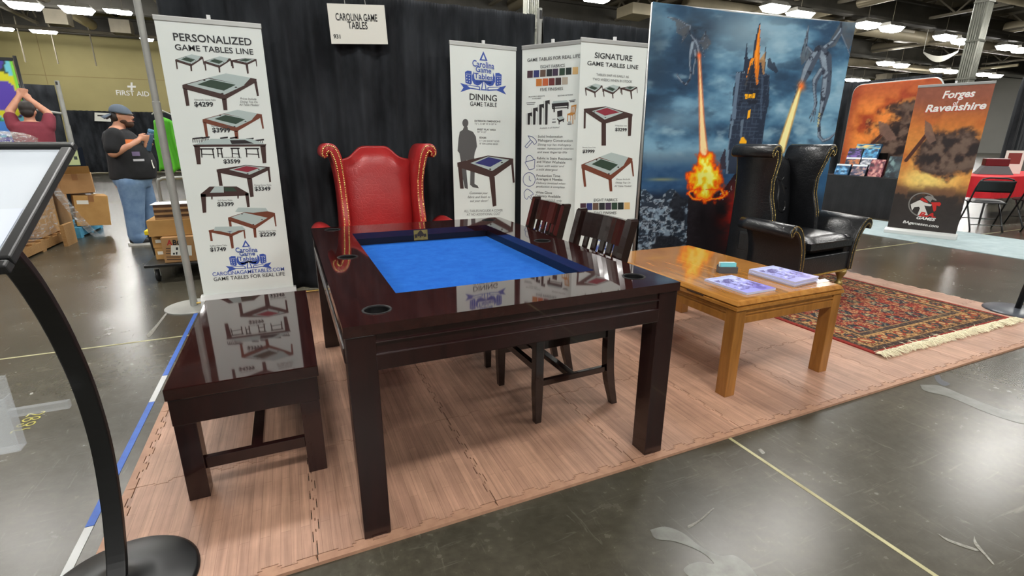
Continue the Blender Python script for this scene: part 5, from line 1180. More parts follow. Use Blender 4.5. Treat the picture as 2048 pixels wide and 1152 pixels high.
# big arched backdrop behind the merchandise table
bd = thing('flame_backdrop', 'wide orange flame printed backdrop with rounded corner behind the black table', 'backdrop', (10.2,4.3,0))
Pb = Plane((10.2,5.36,0), (0,-1,0), (0,0,1), bd); Pb.inv = Matrix.Translation((-10.2,-4.3,0))
bw, bh, rc = 1.5, 2.34, .16
nx, ny = 130, 120
I, J = np.meshgrid(np.linspace(0,1,nx+1), np.linspace(0,1,ny+1)); x = I*bw; z = .04+J*(bh-.04)
lim = np.where(x < rc, bh-rc+np.sqrt(np.maximum(0, rc**2-(rc-x)**2)), np.where(x > bw-rc, bh-rc+np.sqrt(np.maximum(0, rc**2-(x-bw+rc)**2)), bh)); z = np.minimum(z, lim)
P3 = Pb.o+Pb.r*x[...,None]+Pb.w*z[...,None]
o = print_grid('printed_cloth', attr_mat('fabric_print'), bd, P3, forge_art(I*.83, J, bw*.83, bh, False), nx, ny, Pb.inv); so = o.modifiers.new('t','SOLIDIFY'); so.thickness = .004
A = [(0,0,.0)]+[(0,0,bh-rc)]+[(0,-(rc-rc*math.cos(a)),bh-rc+rc*math.sin(a)) for a in np.linspace(0,PI/2,6)]+[(0,-(bw-rc+rc*math.sin(a)),bh-rc+rc*math.cos(a)) for a in np.linspace(0,PI/2,6)]+[(0,-bw,0)]
MB().tube([(p[0]+.02,p[1]+1.06,p[2]) for p in A], .018, 8).build('tube_frame', malu, bd, smooth=True)
# merchandise table with black cloth
mbc = var_mat('black_tablecloth', S(24,24,26), S(34,34,37), 5, .85)
mt = thing('merchandise_table', 'merchandise table under a floor length black cloth beside brown banner', 'table', (9.65,4.25,0))
cl = MB(); ring = []
nn = 120; hw_, hl = .36, .92
def per(k):
    t = k/nn*2*(2*hw_+2*hl); 
    for a, b, L in (((-hw_,-hl),(hw_,-hl),2*hw_),((hw_,-hl),(hw_,hl),2*hl),((hw_,hl),(-hw_,hl),2*hw_),((-hw_,hl),(-hw_,-hl),2*hl)):
        if t <= L: return (a[0]+(b[0]-a[0])*t/L, a[1]+(b[1]-a[1])*t/L)
        t -= L
    return (-hw_,-hl)
for j, z in enumerate((.0,.2,.45,.69)):
    for k in range(nn):
        px_, py_ = per(k); f = 1+(.03*(1-z/.7))*math.sin(k*1.3)*(1 if z < .6 else 0); ring.append((px_*f, py_*(1+.012*(1-z/.7)*math.sin(k*1.1)), z))
cl.add(ring, [(j*nn+k, j*nn+(k+1)%nn, (j+1)*nn+(k+1)%nn, (j+1)*nn+k) for j in range(3) for k in range(nn)]+[tuple(3*nn+k for k in range(nn))])
cl.build('black_cloth', mbc, mt, smooth=False)
mtop = .691
mcv = attr_mat('book_cover', .3, .5)
def cover_art(seed, base, hi):
    def f(I, J, w, h):
        n = fbm(I*5, J*6, seed, 4); c = np.zeros(I.shape+(3,))+np.array(base); c = mixc(c, smoothstep(.45,.7,n), hi); c = mixc(c, smoothstep(.5,.3,n)*.7, (26,28,38)); c = mixc(c, np.exp(-((I-.5)/.2)**2-((J-.5)/.22)**2)*.6, hi); return c
    return f
def boxed_game(cx_, cy_, z, w, h, d, tilt, base, hi, seed, label, grp, strip=None):
    """box facing -x, leaning back"""
    t = thing('boxed_game', label, 'game box', (cx_,cy_,z), 0, grp); co, si = math.cos(tilt), math.sin(tilt)
    M = lambda x, y, z_: (x*co+z_*si, y, z_*co-x*si)
    b = MB(); b.hexa([M(0,-w/2,0),M(d,-w/2,0),M(d,w/2,0),M(0,w/2,0)], [M(0,-w/2,h),M(d,-w/2,h),M(d,w/2,h),M(0,w/2,h)]); b.build('box', mat('box_side_%d'%seed, S(*[int(v*.6) for v in base]), .4), t)
    I, J = np.meshgrid(np.linspace(0,1,25), np.linspace(0,1,25)); P3 = np.zeros(I.shape+(3,))
    for a in range(25):
        for q in range(25): P3[a,q] = M(-.0015, w/2-w*I[a,q], h*J[a,q])
    rgb = cover_art(seed, base, hi)(I, J, w, h)
    if strip: rgb = mixc(rgb, (J > .86), strip)
    print_grid('cover_print', mcv, t, P3, rgb, 24, 24)
def zx(u, v_, x): p = onX(u, v_, x); return p[1], p[2]
G1 = 'boxed games on the black table display'
def game_px(u0, v0, u1, v1, x, base, hi, seed, label, tilt=.35, strip=None, z=None):
    y0, z0 = zx(u0, v1, x); y1, z1 = zx(u1, v0, x); boxed_game(x, (y0+y1)/2, z if z is not None else max(z0, mtop+.003), abs(y0-y1)*.97, max(.12,(z1-z0)), .05, tilt, base, hi, seed, label, G1, strip)
# stepped display rack carries the rear rows
rk = thing('display_rack', 'black stepped rack holding boxed games on the black table', 'rack', (9.55,4.63,mtop+.003))
for k, (x0, h) in enumerate(((0.0,.12),(.14,.26),(.28,.40))): MB().box(x0,x0+.135,-.28,.28,0,h).build('step', mat('black_plastic'), rk)
zb = mtop+.0045
boxed_game(9.43,4.80,zb,.26,.20,.04,.25,(30,110,170),(150,200,230),1,'blue boxed game at the front left of the table display',G1,(220,230,235))
boxed_game(9.43,4.50,zb,.26,.20,.04,.25,(60,70,110),(190,150,140),2,'dark purple boxed game at the front of the table display',G1,(220,230,235))
boxed_game(9.565,4.73,zb+.121,.26,.20,.04,.25,(36,60,100),(200,120,70),3,'navy and orange boxed game on the lowest rack step',G1,(225,232,238))
boxed_game(9.565,4.45,zb+.121,.26,.20,.04,.25,(110,120,140),(220,220,225),4,'grey boxed game with pale strip on the lowest rack step',G1,(230,234,238))
boxed_game(9.70,4.80,zb+.261,.26,.22,.04,.25,(26,36,60),(120,90,170),5,'dark night scene boxed game on the middle rack step',G1)
boxed_game(9.70,4.52,zb+.261,.26,.22,.04,.25,(40,120,180),(110,190,220),6,'bright blue boxed game on the middle rack step',G1)
boxed_game(9.84,4.66,zb+.401,.44,.16,.04,.25,(40,130,190),(230,200,120),7,'blue and yellow boxed game on the top rack step',G1)
boxed_game(9.42,4.20,zb,.24,.30,.05,.2,(120,40,60),(220,160,150),8,'crimson boxed game with pale lettering right of the rack',G1)
boxed_game(9.46,3.88,zb,.34,.36,.06,.15,(34,50,60),(120,150,150),9,'large dark teal boxed game beside the brown banner',G1)
boxed_game(9.60,3.58,zb,.20,.40,.06,.1,(40,44,48),(110,110,104),10,'dark grey boxed game mostly hidden by the brown banner',G1)
# drapes behind
drape((10.55,6.4), (10.55,4.1), .03, 2.44, 'black drape behind the orange flame backdrop', 8, .03, 14, per=.12)
drape((13.6,4.2), (30,10.2), .03, 2.55, 'long black drape far behind the red table at the right', 9, .05, 10, per=.3)
# red table with folding chairs
mrc = var_mat('red_tablecloth', S(196,20,34), S(214,30,42), 6, .7)
rt = thing('red_table', 'table under a bright red cloth behind the folding chairs', 'table', (12.05,3.30,0))
MB().box(-1.7,1.5,-.42,.40,.735,.75).build('cloth_top', mrc, rt, bevel=.005)
sk = MB(); sk.grid(90, 3, lambda i, j: (-1.7+3.2*i, -.42-.012*math.sin(i*95)*(1-j), .40+.34*j)); sk.grid(24, 3, lambda i, j: (-1.7-.012*math.sin(i*30)*(1-j), .40-.82*i, .40+.34*j)); sk.build('cloth_skirt', mrc, rt, smooth=True)
for x in (-1.55,1.35):
    for y in (-.3,.3): MB().tube([(x,y,0),(x,y,.735)], .015, 8).build('leg', mat('dark_steel2', S(50,50,52), .5), rt)
p = onZ(2020,347,.755); 
tg = thing('display_card', 'upright white card with small picture on the red table', 'sign', (p[0],p[1],.753), -.9)
MB().box(-.13,.13,-.004,.004,0,.40).build('card', mat('white_card'), tg); MB().box(-.09,.09,-.006,-.004,.17,.36).build('picture', mat('picture_red', S(130,50,44), .5), tg)
p = onZ(1985,348,.755)
bx = thing('display_box', 'dark red box under clear wrap on the red table', 'box', (p[0],p[1],.753), -.9); MB().hexa([(-.24,-.13,0),(.24,-.13,0),(.24,.13,0),(-.24,.13,0)],[(-.16,-.10,.14),(.16,-.10,.14),(.16,.10,.14),(-.16,.10,.14)]).build('base', mat('grey_plastic'), bx); MB().box(-.16,.16,-.10,.10,.141,.27).build('box', mat('dark_red_box', S(96,24,30), .3), bx, bevel=.01)
# folding chairs
mfc = mat('folding_chair_black', S(22,23,25), .35); 
def folding_chair(loc, rz, label, wrapped=False):
    t = thing('folding_chair', label, 'chair', loc, rz, 'black folding chairs near the red table')
    for s in (-1,1):      # local: faces +y, back at -y
        MB().tube([(s*.215,.20,0),(s*.215,-.02,.36),(s*.215,-.16,.62),(s*.20,-.20,.72)], .012, 8).build('front_leg_tube', mfc, t, smooth=True)
        MB().tube([(s*.19,-.28,0),(s*.19,.10,.40)], .012, 8).build('rear_leg_tube', mfc, t, smooth=True)
    MB().tube([(-.20,-.20,.72),(-.17,-.212,.765),(-.10,-.218,.785),(.10,-.218,.785),(.17,-.212,.765),(.20,-.20,.72)], .012, 8).build('top_tube', mfc, t, smooth=True)
    MB().tube([(-.215,.11,.15),(.215,.11,.15)], .008, 6).build('cross_bar', mfc, t); MB().tube([(-.19,-.20,.09),(.19,-.20,.09)], .008, 6).build('cross_bar', mfc, t)
    b = MB(); b.grid(12, 6, lambda i, j: (-.21+.42*i, -.165-.03*math.sin(PI*i)-.17*j*.35, .575+.17*j)); o = b.build('backrest', mfc, t, smooth=True); sd = o.modifiers.new('t','SOLIDIFY'); sd.thickness = .012
    MB().box(-.20,.20,-.14,.20,.405,.425).build('seat_pan', mfc, t, bevel=.008)
    cu = MB(); cu.grid(10,10,lambda i,j:(-.19+.38*i,-.13+.32*j,.427+.035*(max(0,(1-(2*i-1)**4)*(1-(2*j-1)**4)))**.5)); cu.build('seat_pad', mat('black_vinyl', S(30,31,33), .4), t, smooth=True)
    if wrapped:
        w = MB(); w.grid(20,12,lambda i,j:(-.24+.48*i, -.245-.035*math.sin(PI*i)-.06*j+.004*math.sin(i*40+j*9), .50+.31*j+.004*math.sin(i*33))); w.build('plastic_wrap', mat('wrap_plastic', S(190,194,198), .15, trans=.75, spec=.6), t, smooth=True)
    return t
folding_chair((9.62,2.62,0), -.85, 'black folding chair nearest the brown banner')
folding_chair((10.6,2.42,0), -.75, 'black folding chair behind the nearest one at red table')
folding_chair((9.95,1.95,0), -.7, 'black folding chair with clear plastic over its back at right edge', True)
folding_chair((11.4,2.35,0), -.9, 'black folding chair half hidden behind the others near red table')
# hanging white fabric sail under the ceiling
hs = MB(); A_, B_ = onX(1847,103,45.0), onX(1917,101,45.0)
A_ = Vector(A_); B_ = Vector(B_)
hs.grid(14, 3, lambda i, j: tuple(A_+(B_-A_)*i+Vector((0,0,-.34*math.sin(PI*i)-.42*j*(0.25+.75*math.sin(PI*i))))))
hs.tube([A_,A_+Vector((0,0,3.2))],.02,6); hs.tube([B_,B_+Vector((0,0,3.2))],.02,6)
tag(hs.build('hanging_fabric', mat('white_fabric', S(170,168,158), .8), smooth=True), 'white cloth sail hanging under the ceiling left of the conduit column', 'fabric')
# ================================================================ far left background
drape((-7.45,23.0), (-3.4,23.0), .03, 2.28, 'long black drape below the FIRST AID lettering', 12, .05, 10, per=.25)
p0, p1 = onY(28,172,13.7), onY(105,173,13.7)
drape((p0[0]-1.6,13.75), (p1[0],13.75), .03, 2.43, 'black drape behind the person in the dark red shirt', 13, .04, 10, per=.2)
upright(p1[0]+.10, 13.7, 2.52, 'grey drape upright left of the man in the black shirt', r=.05, base=.22)
q0, q1 = onY(82,222,12.6), onY(119,229,12.6)
drape((q0[0],12.6), (q1[0],12.6), .03, q1[2], 'low black side drape beside the grey upright', 14, .03, 6, per=.15)
tag(MB().tube([(q0[0]-.05,12.56,q0[2]+.02),(q1[0]+.05,12.56,q1[2]+.02)], .025, 8).build('side_rail', mpipe, smooth=True), 'short grey rail on top of the low black side drape', 'rail')
upright(onY(318,250,22.8)[0]-.02, 22.8, 2.4, 'thin far upright at the end of the black drape under FIRST AID', r=.04, base=.2)
sc = thing('small_sign', 'small white sign card on the far black drape behind the man', 'sign', (0,22.9,0)); Ps = Plane((0,22.9,0),(1,0,0),(0,0,1),sc); Ps.inv = Matrix.Translation((0,-22.9,0))
Ps.poly('card', [[(189,242),(222,243.5),(222,226.5),(189,225)]], mat('white_card'), 0); Ps.poly('print_line', [[(195,232.5),(216,233.5),(216,230.5),(195,229.5)]], mink, .01)
# colourful banner being put up
cb_ = thing('colourful_banner', 'tall banner printed with yellow, green and purple shapes at left edge', 'banner', (-3.3,8.6,0))
Pc = Plane((-4.9,8.6,0),(1,0,0),(0,0,1),cb_); Pc.inv = Matrix.Translation((3.3,-8.6,0))
xr = onY(24,120,8.6)
def blobs(I, J, w, h):
    n = fbm(I*4, J*7, 41, 3); x = I*w; y = J*h; c = np.zeros(I.shape+(3,))+np.array([110,196,214]); c = mixc(c, (n > .52)*1., (196,206,40)); c = mixc(c, (n > .47)*(n <= .52)*1., (60,150,60)); c = mixc(c, (n < .36), (70,60,160)); c = mixc(c, (np.abs(n-.36) < .012) | (np.abs(n-.52) < .008), (40,60,50))
    d = ((x-(w-.22))/.22)**2+((y-1.78)/.25)**2+(n-.5); c = mixc(c, d < 1.5, (206,206,36)); c = mixc(c, d < .55, (86,64,170)); c = mixc(c, (I > .97), (120,200,60)); c = mixc(c, (y < 1.42)*(n > .4), (70,130,210)); return c
painted(Pc, xr[0]+4.9, .1, xr[2], 60, 90, blobs, 'x', attr_mat('banner_print'), name='printed_sheet')
MB().tube([(xr[0]+3.3+.03,0.02,.0),(xr[0]+3.3+.03,.02,xr[2]+.06)], .022, 8).build('support_pole', mbk, cb_, smooth=True)
MB().box(-1.3,xr[0]+3.36,-.02,.05,0,.1).build('base', malu, cb_); MB().box(-1.3,xr[0]+3.31,-.008,.008,xr[2]-.01,xr[2]+.03).build('top_rail', mbk, cb_)
# pallets and cartons
mpal = var_mat('pallet_wood', S(170,132,82), S(146,108,64), 12, .8, (1,6,6)); mpbl = var_mat('blue_pallet_paint', S(64,140,178), S(84,160,192), 9, .7)
mcb = var_mat('cardboard', S(176,136,90), S(162,122,78), 7, .8); mcb2 = var_mat('cardboard_tan', S(188,146,86), S(172,130,74), 7, .8); mtapeb = mat('parcel_tape', S(150,106,66), .3)
def pallet(x0, y0, w, l, m, label):
    t = thing('pallet', label, 'pallet', (x0,y0,0))
    for k in range(7):
        y = k*(l-.10)/6.; MB().box(0,w,y,y+.10,.118,.14).build('deck_board', m, t)
    for x in (0,w/2-.045,w-.09): MB().box(x,x+.09,0,l,.022,.1175).build('stringer', m, t)
    for y in (0,l/2-.05,l-.10): MB().box(0,w,y,y+.10,0,.0215).build('bottom_board', m, t)
    return t
pallet(-4.0,5.30,1.20,1.50,mpal,'plain wooden pallet under the wrapped cartons')
pallet(-4.0,6.90,1.30,.90,mpbl,'blue painted wooden pallet behind the wrapped stack')
def carton(loc, size, rz, label, m=None, tape=True, grp=None, sticker=None, flaps=False, tilt=0.0):
    w, d, h = size; t = thing('carton', label, 'box', loc, rz, grp); t.rotation_euler = (0, tilt, rz)
    MB().box(-w/2,w/2,-d/2,d/2,0,h).build('body', m or mcb, t, bevel=.004)
    if tape: MB().box(-.03,.03,-d/2-.0015,d/2+.0015,h-.08,h+.0012).build('tape', mtapeb, t)
    if sticker: MB().box(sticker[0],sticker[1],-d/2-.002,-d/2-.0003,sticker[2],sticker[3]).build('sticker', mat('white_card'), t)
    if flaps:
        MB().hexa([(-w/2,-d/2,h),(w/2,-d/2,h),(w/2,-d/2-.003,h),(-w/2,-d/2-.003,h)],[(-w/2,-d/2-.06,h+.10),(w/2,-d/2-.06,h+.10),(w/2,-d/2-.063,h+.10),(-w/2,-d/2-.063,h+.10)]).build('flap', mcb2, t)
        MB().hexa([(-w/2,d/2,h),(-w/2+.003,d/2,h),(-w/2+.003,-d/2,h),(-w/2,-d/2,h)],[(-w/2-.12,d/2,h+.06),(-w/2-.117,d/2,h+.06),(-w/2-.117,-d/2,h+.06),(-w/2-.12,-d/2,h+.06)]).build('flap', mcb2, t)
    return t
G2 = 'cartons on the pallets'
carton((-2.98,5.55,.141), (.34,.36,.34), .08, 'brown carton low at the front corner of the wooden pallet', mcb, True, G2)
carton((-3.00,5.52,.483), (.30,.34,.20), -.05, 'small carton with white shipping label on the wrapped stack', mcb2, False, G2, (-.02,.12,.03,.17))
carton((-3.62,5.72,.141), (.60,.74,.55), 0, 'large carton inside the clear wrapped stack', mcb, True, G2)
carton((-3.30,6.46,.141), (.92,.60,.52), .03, 'wide carton at the back of the wrapped stack', mcb2, True, G2)
carton((-3.62,5.72,.695), (.62,.74,.52), .02, 'upper large carton near the top of the wrapped stack', mcb2, True, G2)
carton((-3.26,6.46,.665), (.90,.60,.56), .02, 'wide upper carton near the back of the wrapped stack', mcb, False, G2)
carton((-2.63,7.20,.141), (.36,.36,.40), .35, 'tan carton leaning on the end of the blue pallet', mcb2, True, G2, (-.15,-.03,.29,.34), tilt=.07)
carton((-2.70,7.20,.578), (.34,.34,.25), .25, 'open topped carton stacked above the leaning tan carton', mcb, True, G2, flaps=True, tilt=-.02)
carton((-3.42,7.30,.141), (.90,.60,.60), 0, 'large carton on the blue pallet behind the open carton', mcb, True, G2)
tag(MB().box(-2.70,-2.66,6.30,6.62,0,.26).build('wood_panel', mpal), 'plain plywood panel standing between the two pallets', 'panel')
mwrap = mat('stretch_wrap', S(214,220,224), .12, spec=.8, alpha=.30)
LK(mwrap, ramp(mwrap, noise(mwrap, coords(mwrap, (1,1,3)), 9, 6, .65, 1.5), [(0.4, (.05,.05,.05)), (0.55, (.22,.22,.22)), (0.68, (.85,.85,.85))]), BS(mwrap).inputs['Alpha'])
bump(mwrap, noise(mwrap, coords(mwrap, (1,1,2)), 10, 5), .8, .03)
wr = MB(); r = random.Random(5); nn = 60
def wring(z, k):
    out = []
    for i in range(nn):
        a = 2*PI*i/nn; ca, sa = math.cos(a), math.sin(a); s_ = (abs(ca)**8+abs(sa)**8)**(-1/8.)
        j = .012*math.sin(i*2.1+z*9)+.010*math.sin(i*3.7+k)
        out.append((-3.40+(.60+j)*ca*s_, 6.04+(.73+j)*sa*s_, z))
    return out
rings = [wring(z, k) for k, z in enumerate((.16,.37,.60,.82,1.03,1.18,1.28))]
rings.append([(-3.40+(x+3.40)*.93, 6.04+(y-6.04)*.93, 1.32+.02*math.sin(i*1.7)) for i, (x, y, z) in enumerate(rings[-1])]); rings.append([(-3.40+(x+3.40)*.4, 6.04+(y-6.04)*.4, 1.36+.03*math.sin(i*2.3)) for i, (x, y, z) in enumerate(rings[-1])])
wr.add([p for g in rings for p in g], [(j*nn+i, j*nn+(i+1)%nn, (j+1)*nn+(i+1)%nn, (j+1)*nn+i) for j in range(len(rings)-1) for i in range(nn)]+[tuple((len(rings)-1)*nn+i for i in range(nn))])
tag(wr.build('plastic_wrap', mwrap, smooth=True), 'clear stretch wrap film around the carton stack on the wooden pallet', 'wrap')
tl = MB(); tl.grid(10, 12, lambda i, j: (-2.76+.26*j+.04*math.sin(i*7+j*3), 6.62+.20*j+.10*i, .62*(1-j)**1.3+.05*math.sin(i*9+j*4)*(1-j)+.012)); tag(tl.build('plastic_sheet', mwrap, smooth=True), 'loose sheet of clear plastic trailing from the stack onto the blue pallet', 'wrap')
# framed notice leaning behind the cartons
nb = thing('notice_board', 'small yellow green notice in black frame behind the cartons', 'sign', (-3.72,10.6,0), -.05)
MB().box(-.20,.20,-.01,.01,.0,1.12).build('board', mbk, nb); MB().box(-.155,.115,-.014,-.0101,.80,1.09).build('notice', mat('notice_yellow', S(196,206,150), .6), nb)
for k, (x, z) in enumerate(((-.10,.92),(-.03,.98),(.04,.90))): MB().box(x,x+.05,-.0155,-.0141,z,z+.06).build('notice_mark', mat('notice_ink', S(70,80,70), .6), nb)
# platform cart with cartons
kt = thing('platform_cart', 'low black platform cart with grey push handle carrying cartons', 'cart', (-1.02,4.36,0))
MB().box(-.36,.36,-.42,.42,.145,.172).build('deck', mbk, kt, bevel=.006)
for x in (-.28,.28):
    for y in (-.34,.34):
        wv = MB(); wv.lathe([(.045,-.014),(.058,-.012),(.060,0),(.058,.012),(.045,.014)], 20, (x,y,.06), ax='x'); wv.build('wheel', mat('rubber', S(24,24,25), .6), kt, smooth=True)
        MB().box(x-.02,x+.02,y-.02,y+.02,.118,.145).build('caster_fork', malu, kt); MB().box(x-.024,x-.019,y-.012,y+.012,.05,.12).build('caster_fork', malu, kt); MB().box(x+.019,x+.024,y-.012,y+.012,.05,.12).build('caster_fork', malu, kt)
hp_ = catmull([(-.30,.46,.15),(-.30,.46,.80),(-.27,.46,.875),(-.20,.46,.89),(.20,.46,.89),(.27,.46,.875),(.30,.46,.80),(.30,.46,.15)], 4)
MB().tube(hp_, .016, 10).build('push_handle', mpipe, kt, smooth=True); MB().box(-.33,.33,.425,.48,.145,.172).build('handle_bracket', mbk, kt)
G3 = 'cartons on the platform cart'
ab = carton((-1.02,4.13,.173), (.40,.30,.235), .0, 'carton printed ABC in red and black on the platform cart', mcb, False, G3)
Pab = Plane((-1.22,4.13-.15,.173),(1,0,0),(0,0,1),ab); Pab.inv = Matrix.Translation((1.02,-4.13,-.173))
Pab.text([('A',(334,490),(345,490),10,.03)], mat('abc_red', S(176,34,34), .6)); Pab.text([('BC',(346,490),(364,490),10,.03)], mink)
Pab.poly('print_line', [[(x0,y),(x1,y),(x1,y-2),(x0,y-2)] for x0, x1, y in ((332,341,498),(332,341,503),(332,341,508),(333,360,515),(334,362,520))], mat('print_brown', S(90,64,44), .6), .002)
Pab.poly('label_sheet', [[(342,511),(384,511),(383,490.5),(342,490.5)]], mat('white_card'), .002); Pab.poly('label_mark', [[(346,509),(350,509),(350,505.5),(346,505.5)],[(352,500),(356,500),(356,494.5),(352,494.5)],[(352,509),(355,509),(355,504),(352,504)],[(362,498.5),(367,498.5),(367,496.5),(362,496.5)]], mink, .003)
carton((-1.27,4.28,.173), (.10,.24,.11), 0, 'small flat carton low at the left end of the cart', mcb2, False, G3, (-.03,.05,.05,.08)); carton((-1.27,4.28,.285), (.11,.24,.11), 0, 'small flat carton above another at the left end of the cart', mcb2, False, G3, (-.03,.05,.05,.08))
carton((-.98,4.53,.173), (.46,.30,.22), 0, 'carton at the back of the cart below the wide carton', mcb, True, G3)
carton((-1.02,4.24,.410), (.60,.36,.15), .0, 'wide flat tan carton on top of the cart load', mcb2, False, G3)
mcor = var_mat('corrugated_brown', S(96,66,42), S(70,46,30), 20, .85)
for k, (x, w_) in enumerate(((-1.165,.17),(-.985,.17),(-.80,.17))):
    t = thing('cardboard_bundle', ('bundle of dark corrugated cardboard at the left on the wide carton','bundle of dark corrugated cardboard in the middle on the wide carton','bundle of dark corrugated cardboard at the right on the wide carton')[k], 'cardboard', (x,4.20,.561), 0, 'corrugated cardboard bundles on the cart')
    for j in range(6): MB().box(-w_/2+.004*((j*k)%3),w_/2-.003*(j%2),-.12,.12,.0225*j,.0225*j+.0205).build('sheet', mcor if j % 2 else mcb, t)
tag(MB().box(-1.27,-.78,4.08,4.32,.697,.701).build('paper_sheet', mat('white_paper')), 'white paper sheet lying on the cardboard bundles on the cart', 'paper')
yt = thing('tote_box', 'black tote box with bright yellow lid behind the cart', 'tote', (-1.37,5.12,0)); MB().hexa([(-.12,-.2,0),(.25,-.2,0),(.25,.2,0),(-.12,.2,0)],[(-.15,-.22,.30),(.28,-.22,.30),(.28,.22,.30),(-.15,.22,.30)]).build('tub', mbk, yt); MB().box(-.17,.30,-.24,.24,.30,.35).build('lid', mat('yellow_plastic', S(232,206,30), .4), yt, bevel=.01)
gx = onY(334,300,5.6)
sd = thing('garment_pole', 'thin grey pole stand carrying the bright green vest', 'pole', (gx[0]-.01,5.62,0)); MB().tube([(0,0,.01),(0,0,1.62)], .014, 8).build('pole', mpipe, sd, smooth=True); MB().lathe([(.16,0),(.16,.012),(.02,.02)], 24).build('base_plate', mpipe, sd); MB().tube([(-.07,-.02,1.54),(.0,0,1.60),(.12,-.02,1.54)], .008, 6).build('hanger_arm', mpipe, sd)
gv = MB(); gv.grid(16, 14, lambda i, j: (gx[0]-.085+.19*i+.02*(1-j)*(2*i-1)+.008*math.sin(j*8), 5.57+.02*math.sin(i*17+j*2), .92+.60*j-.05*abs(2*i-1)*j+.02*math.sin(i*9)*(1-j)))
o = gv.build('safety_vest', mat('vest_green', S(84,176,40), .7), smooth=True); so = o.modifiers.new('t','SOLIDIFY'); so.thickness = .006; tag(o, 'bright green vest hanging behind the drape upright', 'vest')
tag(MB().tube(catmull([(-1.2,6.9,.03),(-1.35,7.0,.06),(-1.45,7.15,.03),(-1.3,7.3,.02)],5), .02, 6).build('cable', mbk), 'short dark cable coil on the floor behind the man', 'cable')
# ================================================================ people: one remeshed continuous body each, clothing and hair as children
def capsule(mb, p0, r0, p1, r1, seg=14, sx=1.0, sy=1.0):
    p0 = Vector(p0); p1 = Vector(p1); d = p1-p0; L = d.length
    if L < 1e-6: d = Vector((0,0,1)); L = 1e-6
    d.normalize(); up = Vector((0,0,1)) if abs(d.z) < .95 else Vector((0,1,0)); x = d.cross(up).normalized(); y = d.cross(x)
    prof = []
    for k in range(5): a = -PI/2+k*PI/8; prof.append((r0*math.cos(a), r0*math.sin(a)))
    for k in range(5): a = k*PI/8; prof.append((r1*math.cos(a), L+r1*math.sin(a)))
    vs = []
    for r_, h in prof:
        r_ = max(r_, 1e-4)
        for k in range(seg): a = 2*PI*k/seg; vs.append(p0+d*h+x*(r_*sx*math.cos(a))+y*(r_*sy*math.sin(a)))
    n = len(prof); fs = [(i*seg+k, i*seg+(k+1)%seg, (i+1)*seg+(k+1)%seg, (i+1)*seg+k) for i in range(n-1) for k in range(seg)]
    fs += [tuple(range(seg-1,-1,-1)), tuple(range((n-1)*seg, n*seg))]
    mb.add(vs, fs)
def ellip(mb, c, r, seg=18, rot=0.0):
    vs = []; n = 12; co, si = math.cos(rot), math.sin(rot)
    for i in range(n+1):
        a = -PI/2+PI*i/n
        for k in range(seg):
            b = 2*PI*k/seg; x, y, z = r[0]*max(math.cos(a),1e-3)*math.cos(b), r[1]*max(math.cos(a),1e-3)*math.sin(b), r[2]*math.sin(a)
            vs.append((c[0]+x*co+z*si, c[1]+y, c[2]-x*si+z*co))
    fs = [(i*seg+k, i*seg+(k+1)%seg, (i+1)*seg+(k+1)%seg, (i+1)*seg+k) for i in range(n) for k in range(seg)]+[tuple(range(seg-1,-1,-1)), tuple(range(n*seg,(n+1)*seg))]
    mb.add(vs, fs)
def loft(mb, rings, seg=24):
    """rings: (cx, cy, z, rx, ry)"""
    vs = [(cx+rx*math.cos(2*PI*k/seg), cy+ry*math.sin(2*PI*k/seg), z) for cx, cy, z, rx, ry in rings for k in range(seg)]; n = len(rings)
    mb.add(vs, [(i*seg+k, i*seg+(k+1)%seg, (i+1)*seg+(k+1)%seg, (i+1)*seg+k) for i in range(n-1) for k in range(seg)]+[tuple(range(seg-1,-1,-1)), tuple(range((n-1)*seg,n*seg))])
def fuse(mb, name, m, parent, voxel=.012, smooth=6):
    o = mb.build(name, m, parent, smooth=True)
    rm = o.modifiers.new('fuse', 'REMESH'); rm.mode = 'VOXEL'; rm.voxel_size = voxel; rm.use_smooth_shade = True
    s_ = o.modifiers.new('relax', 'SMOOTH'); s_.iterations = smooth; s_.factor = .5
    return o
mskin = var_mat('skin', S(206,152,124), S(190,134,108), 14, .5); mhair = mat('dark_hair', S(36,28,24), .6); mbeard = mat('brown_beard', S(74,50,36), .8)
mtee = var_mat('black_tshirt', S(20,21,24), S(32,33,37), 6, .85, bmp=.3, bdist=.02); mjean = var_mat('blue_jeans', S(84,112,148), S(122,150,182), 7, .85, bmp=.4, bdist=.02); mcap = mat('grey_blue_cap', S(86,98,112), .8); mshoe = mat('black_shoe', S(26,26,28), .5); msole = mat('white_sole', S(214,214,208), .6)
def hand_holding(mb, wrist, c, ax, side):
    """palm beside c (point on the held thing), fingers wrapped round axis ax; side: unit vector from held thing to palm"""
    c = Vector(c); ax = Vector(ax).normalized(); sd = Vector(side).normalized(); fw = ax.cross(sd).normalized(); R = .040
    pc = c+sd*(R+.012); capsule(mb, wrist, .028, pc-fw*.01, .026, sx=1.0, sy=.8)
    for k in range(4):
        o_ = ax*(.030-.020*k); pts = [pc+o_-fw*.005, c+o_+sd*R*.72+fw*(R*.85), c+o_+fw*(R+.010)-sd*.008, c+o_+fw*R*.62-sd*R*.85]
        L = (1.0,1.06,1.0,.86)[k]
        for a, b, ra, rb in zip(pts[:-1], pts[1:], (.0125,.0105,.0095), (.0105,.0095,.0085)): capsule(mb, a, ra, a+(b-a)*L, rb, 10)
    t0 = pc+ax*.020-fw*.028; t1 = c+ax*.034-fw*(R*.85)+sd*.010; t2 = c+ax*.030-fw*(R*.75)-sd*.028
    capsule(mb, t0, .016, t1, .0125, 10); capsule(mb, t1, .0125, t2, .010, 10)
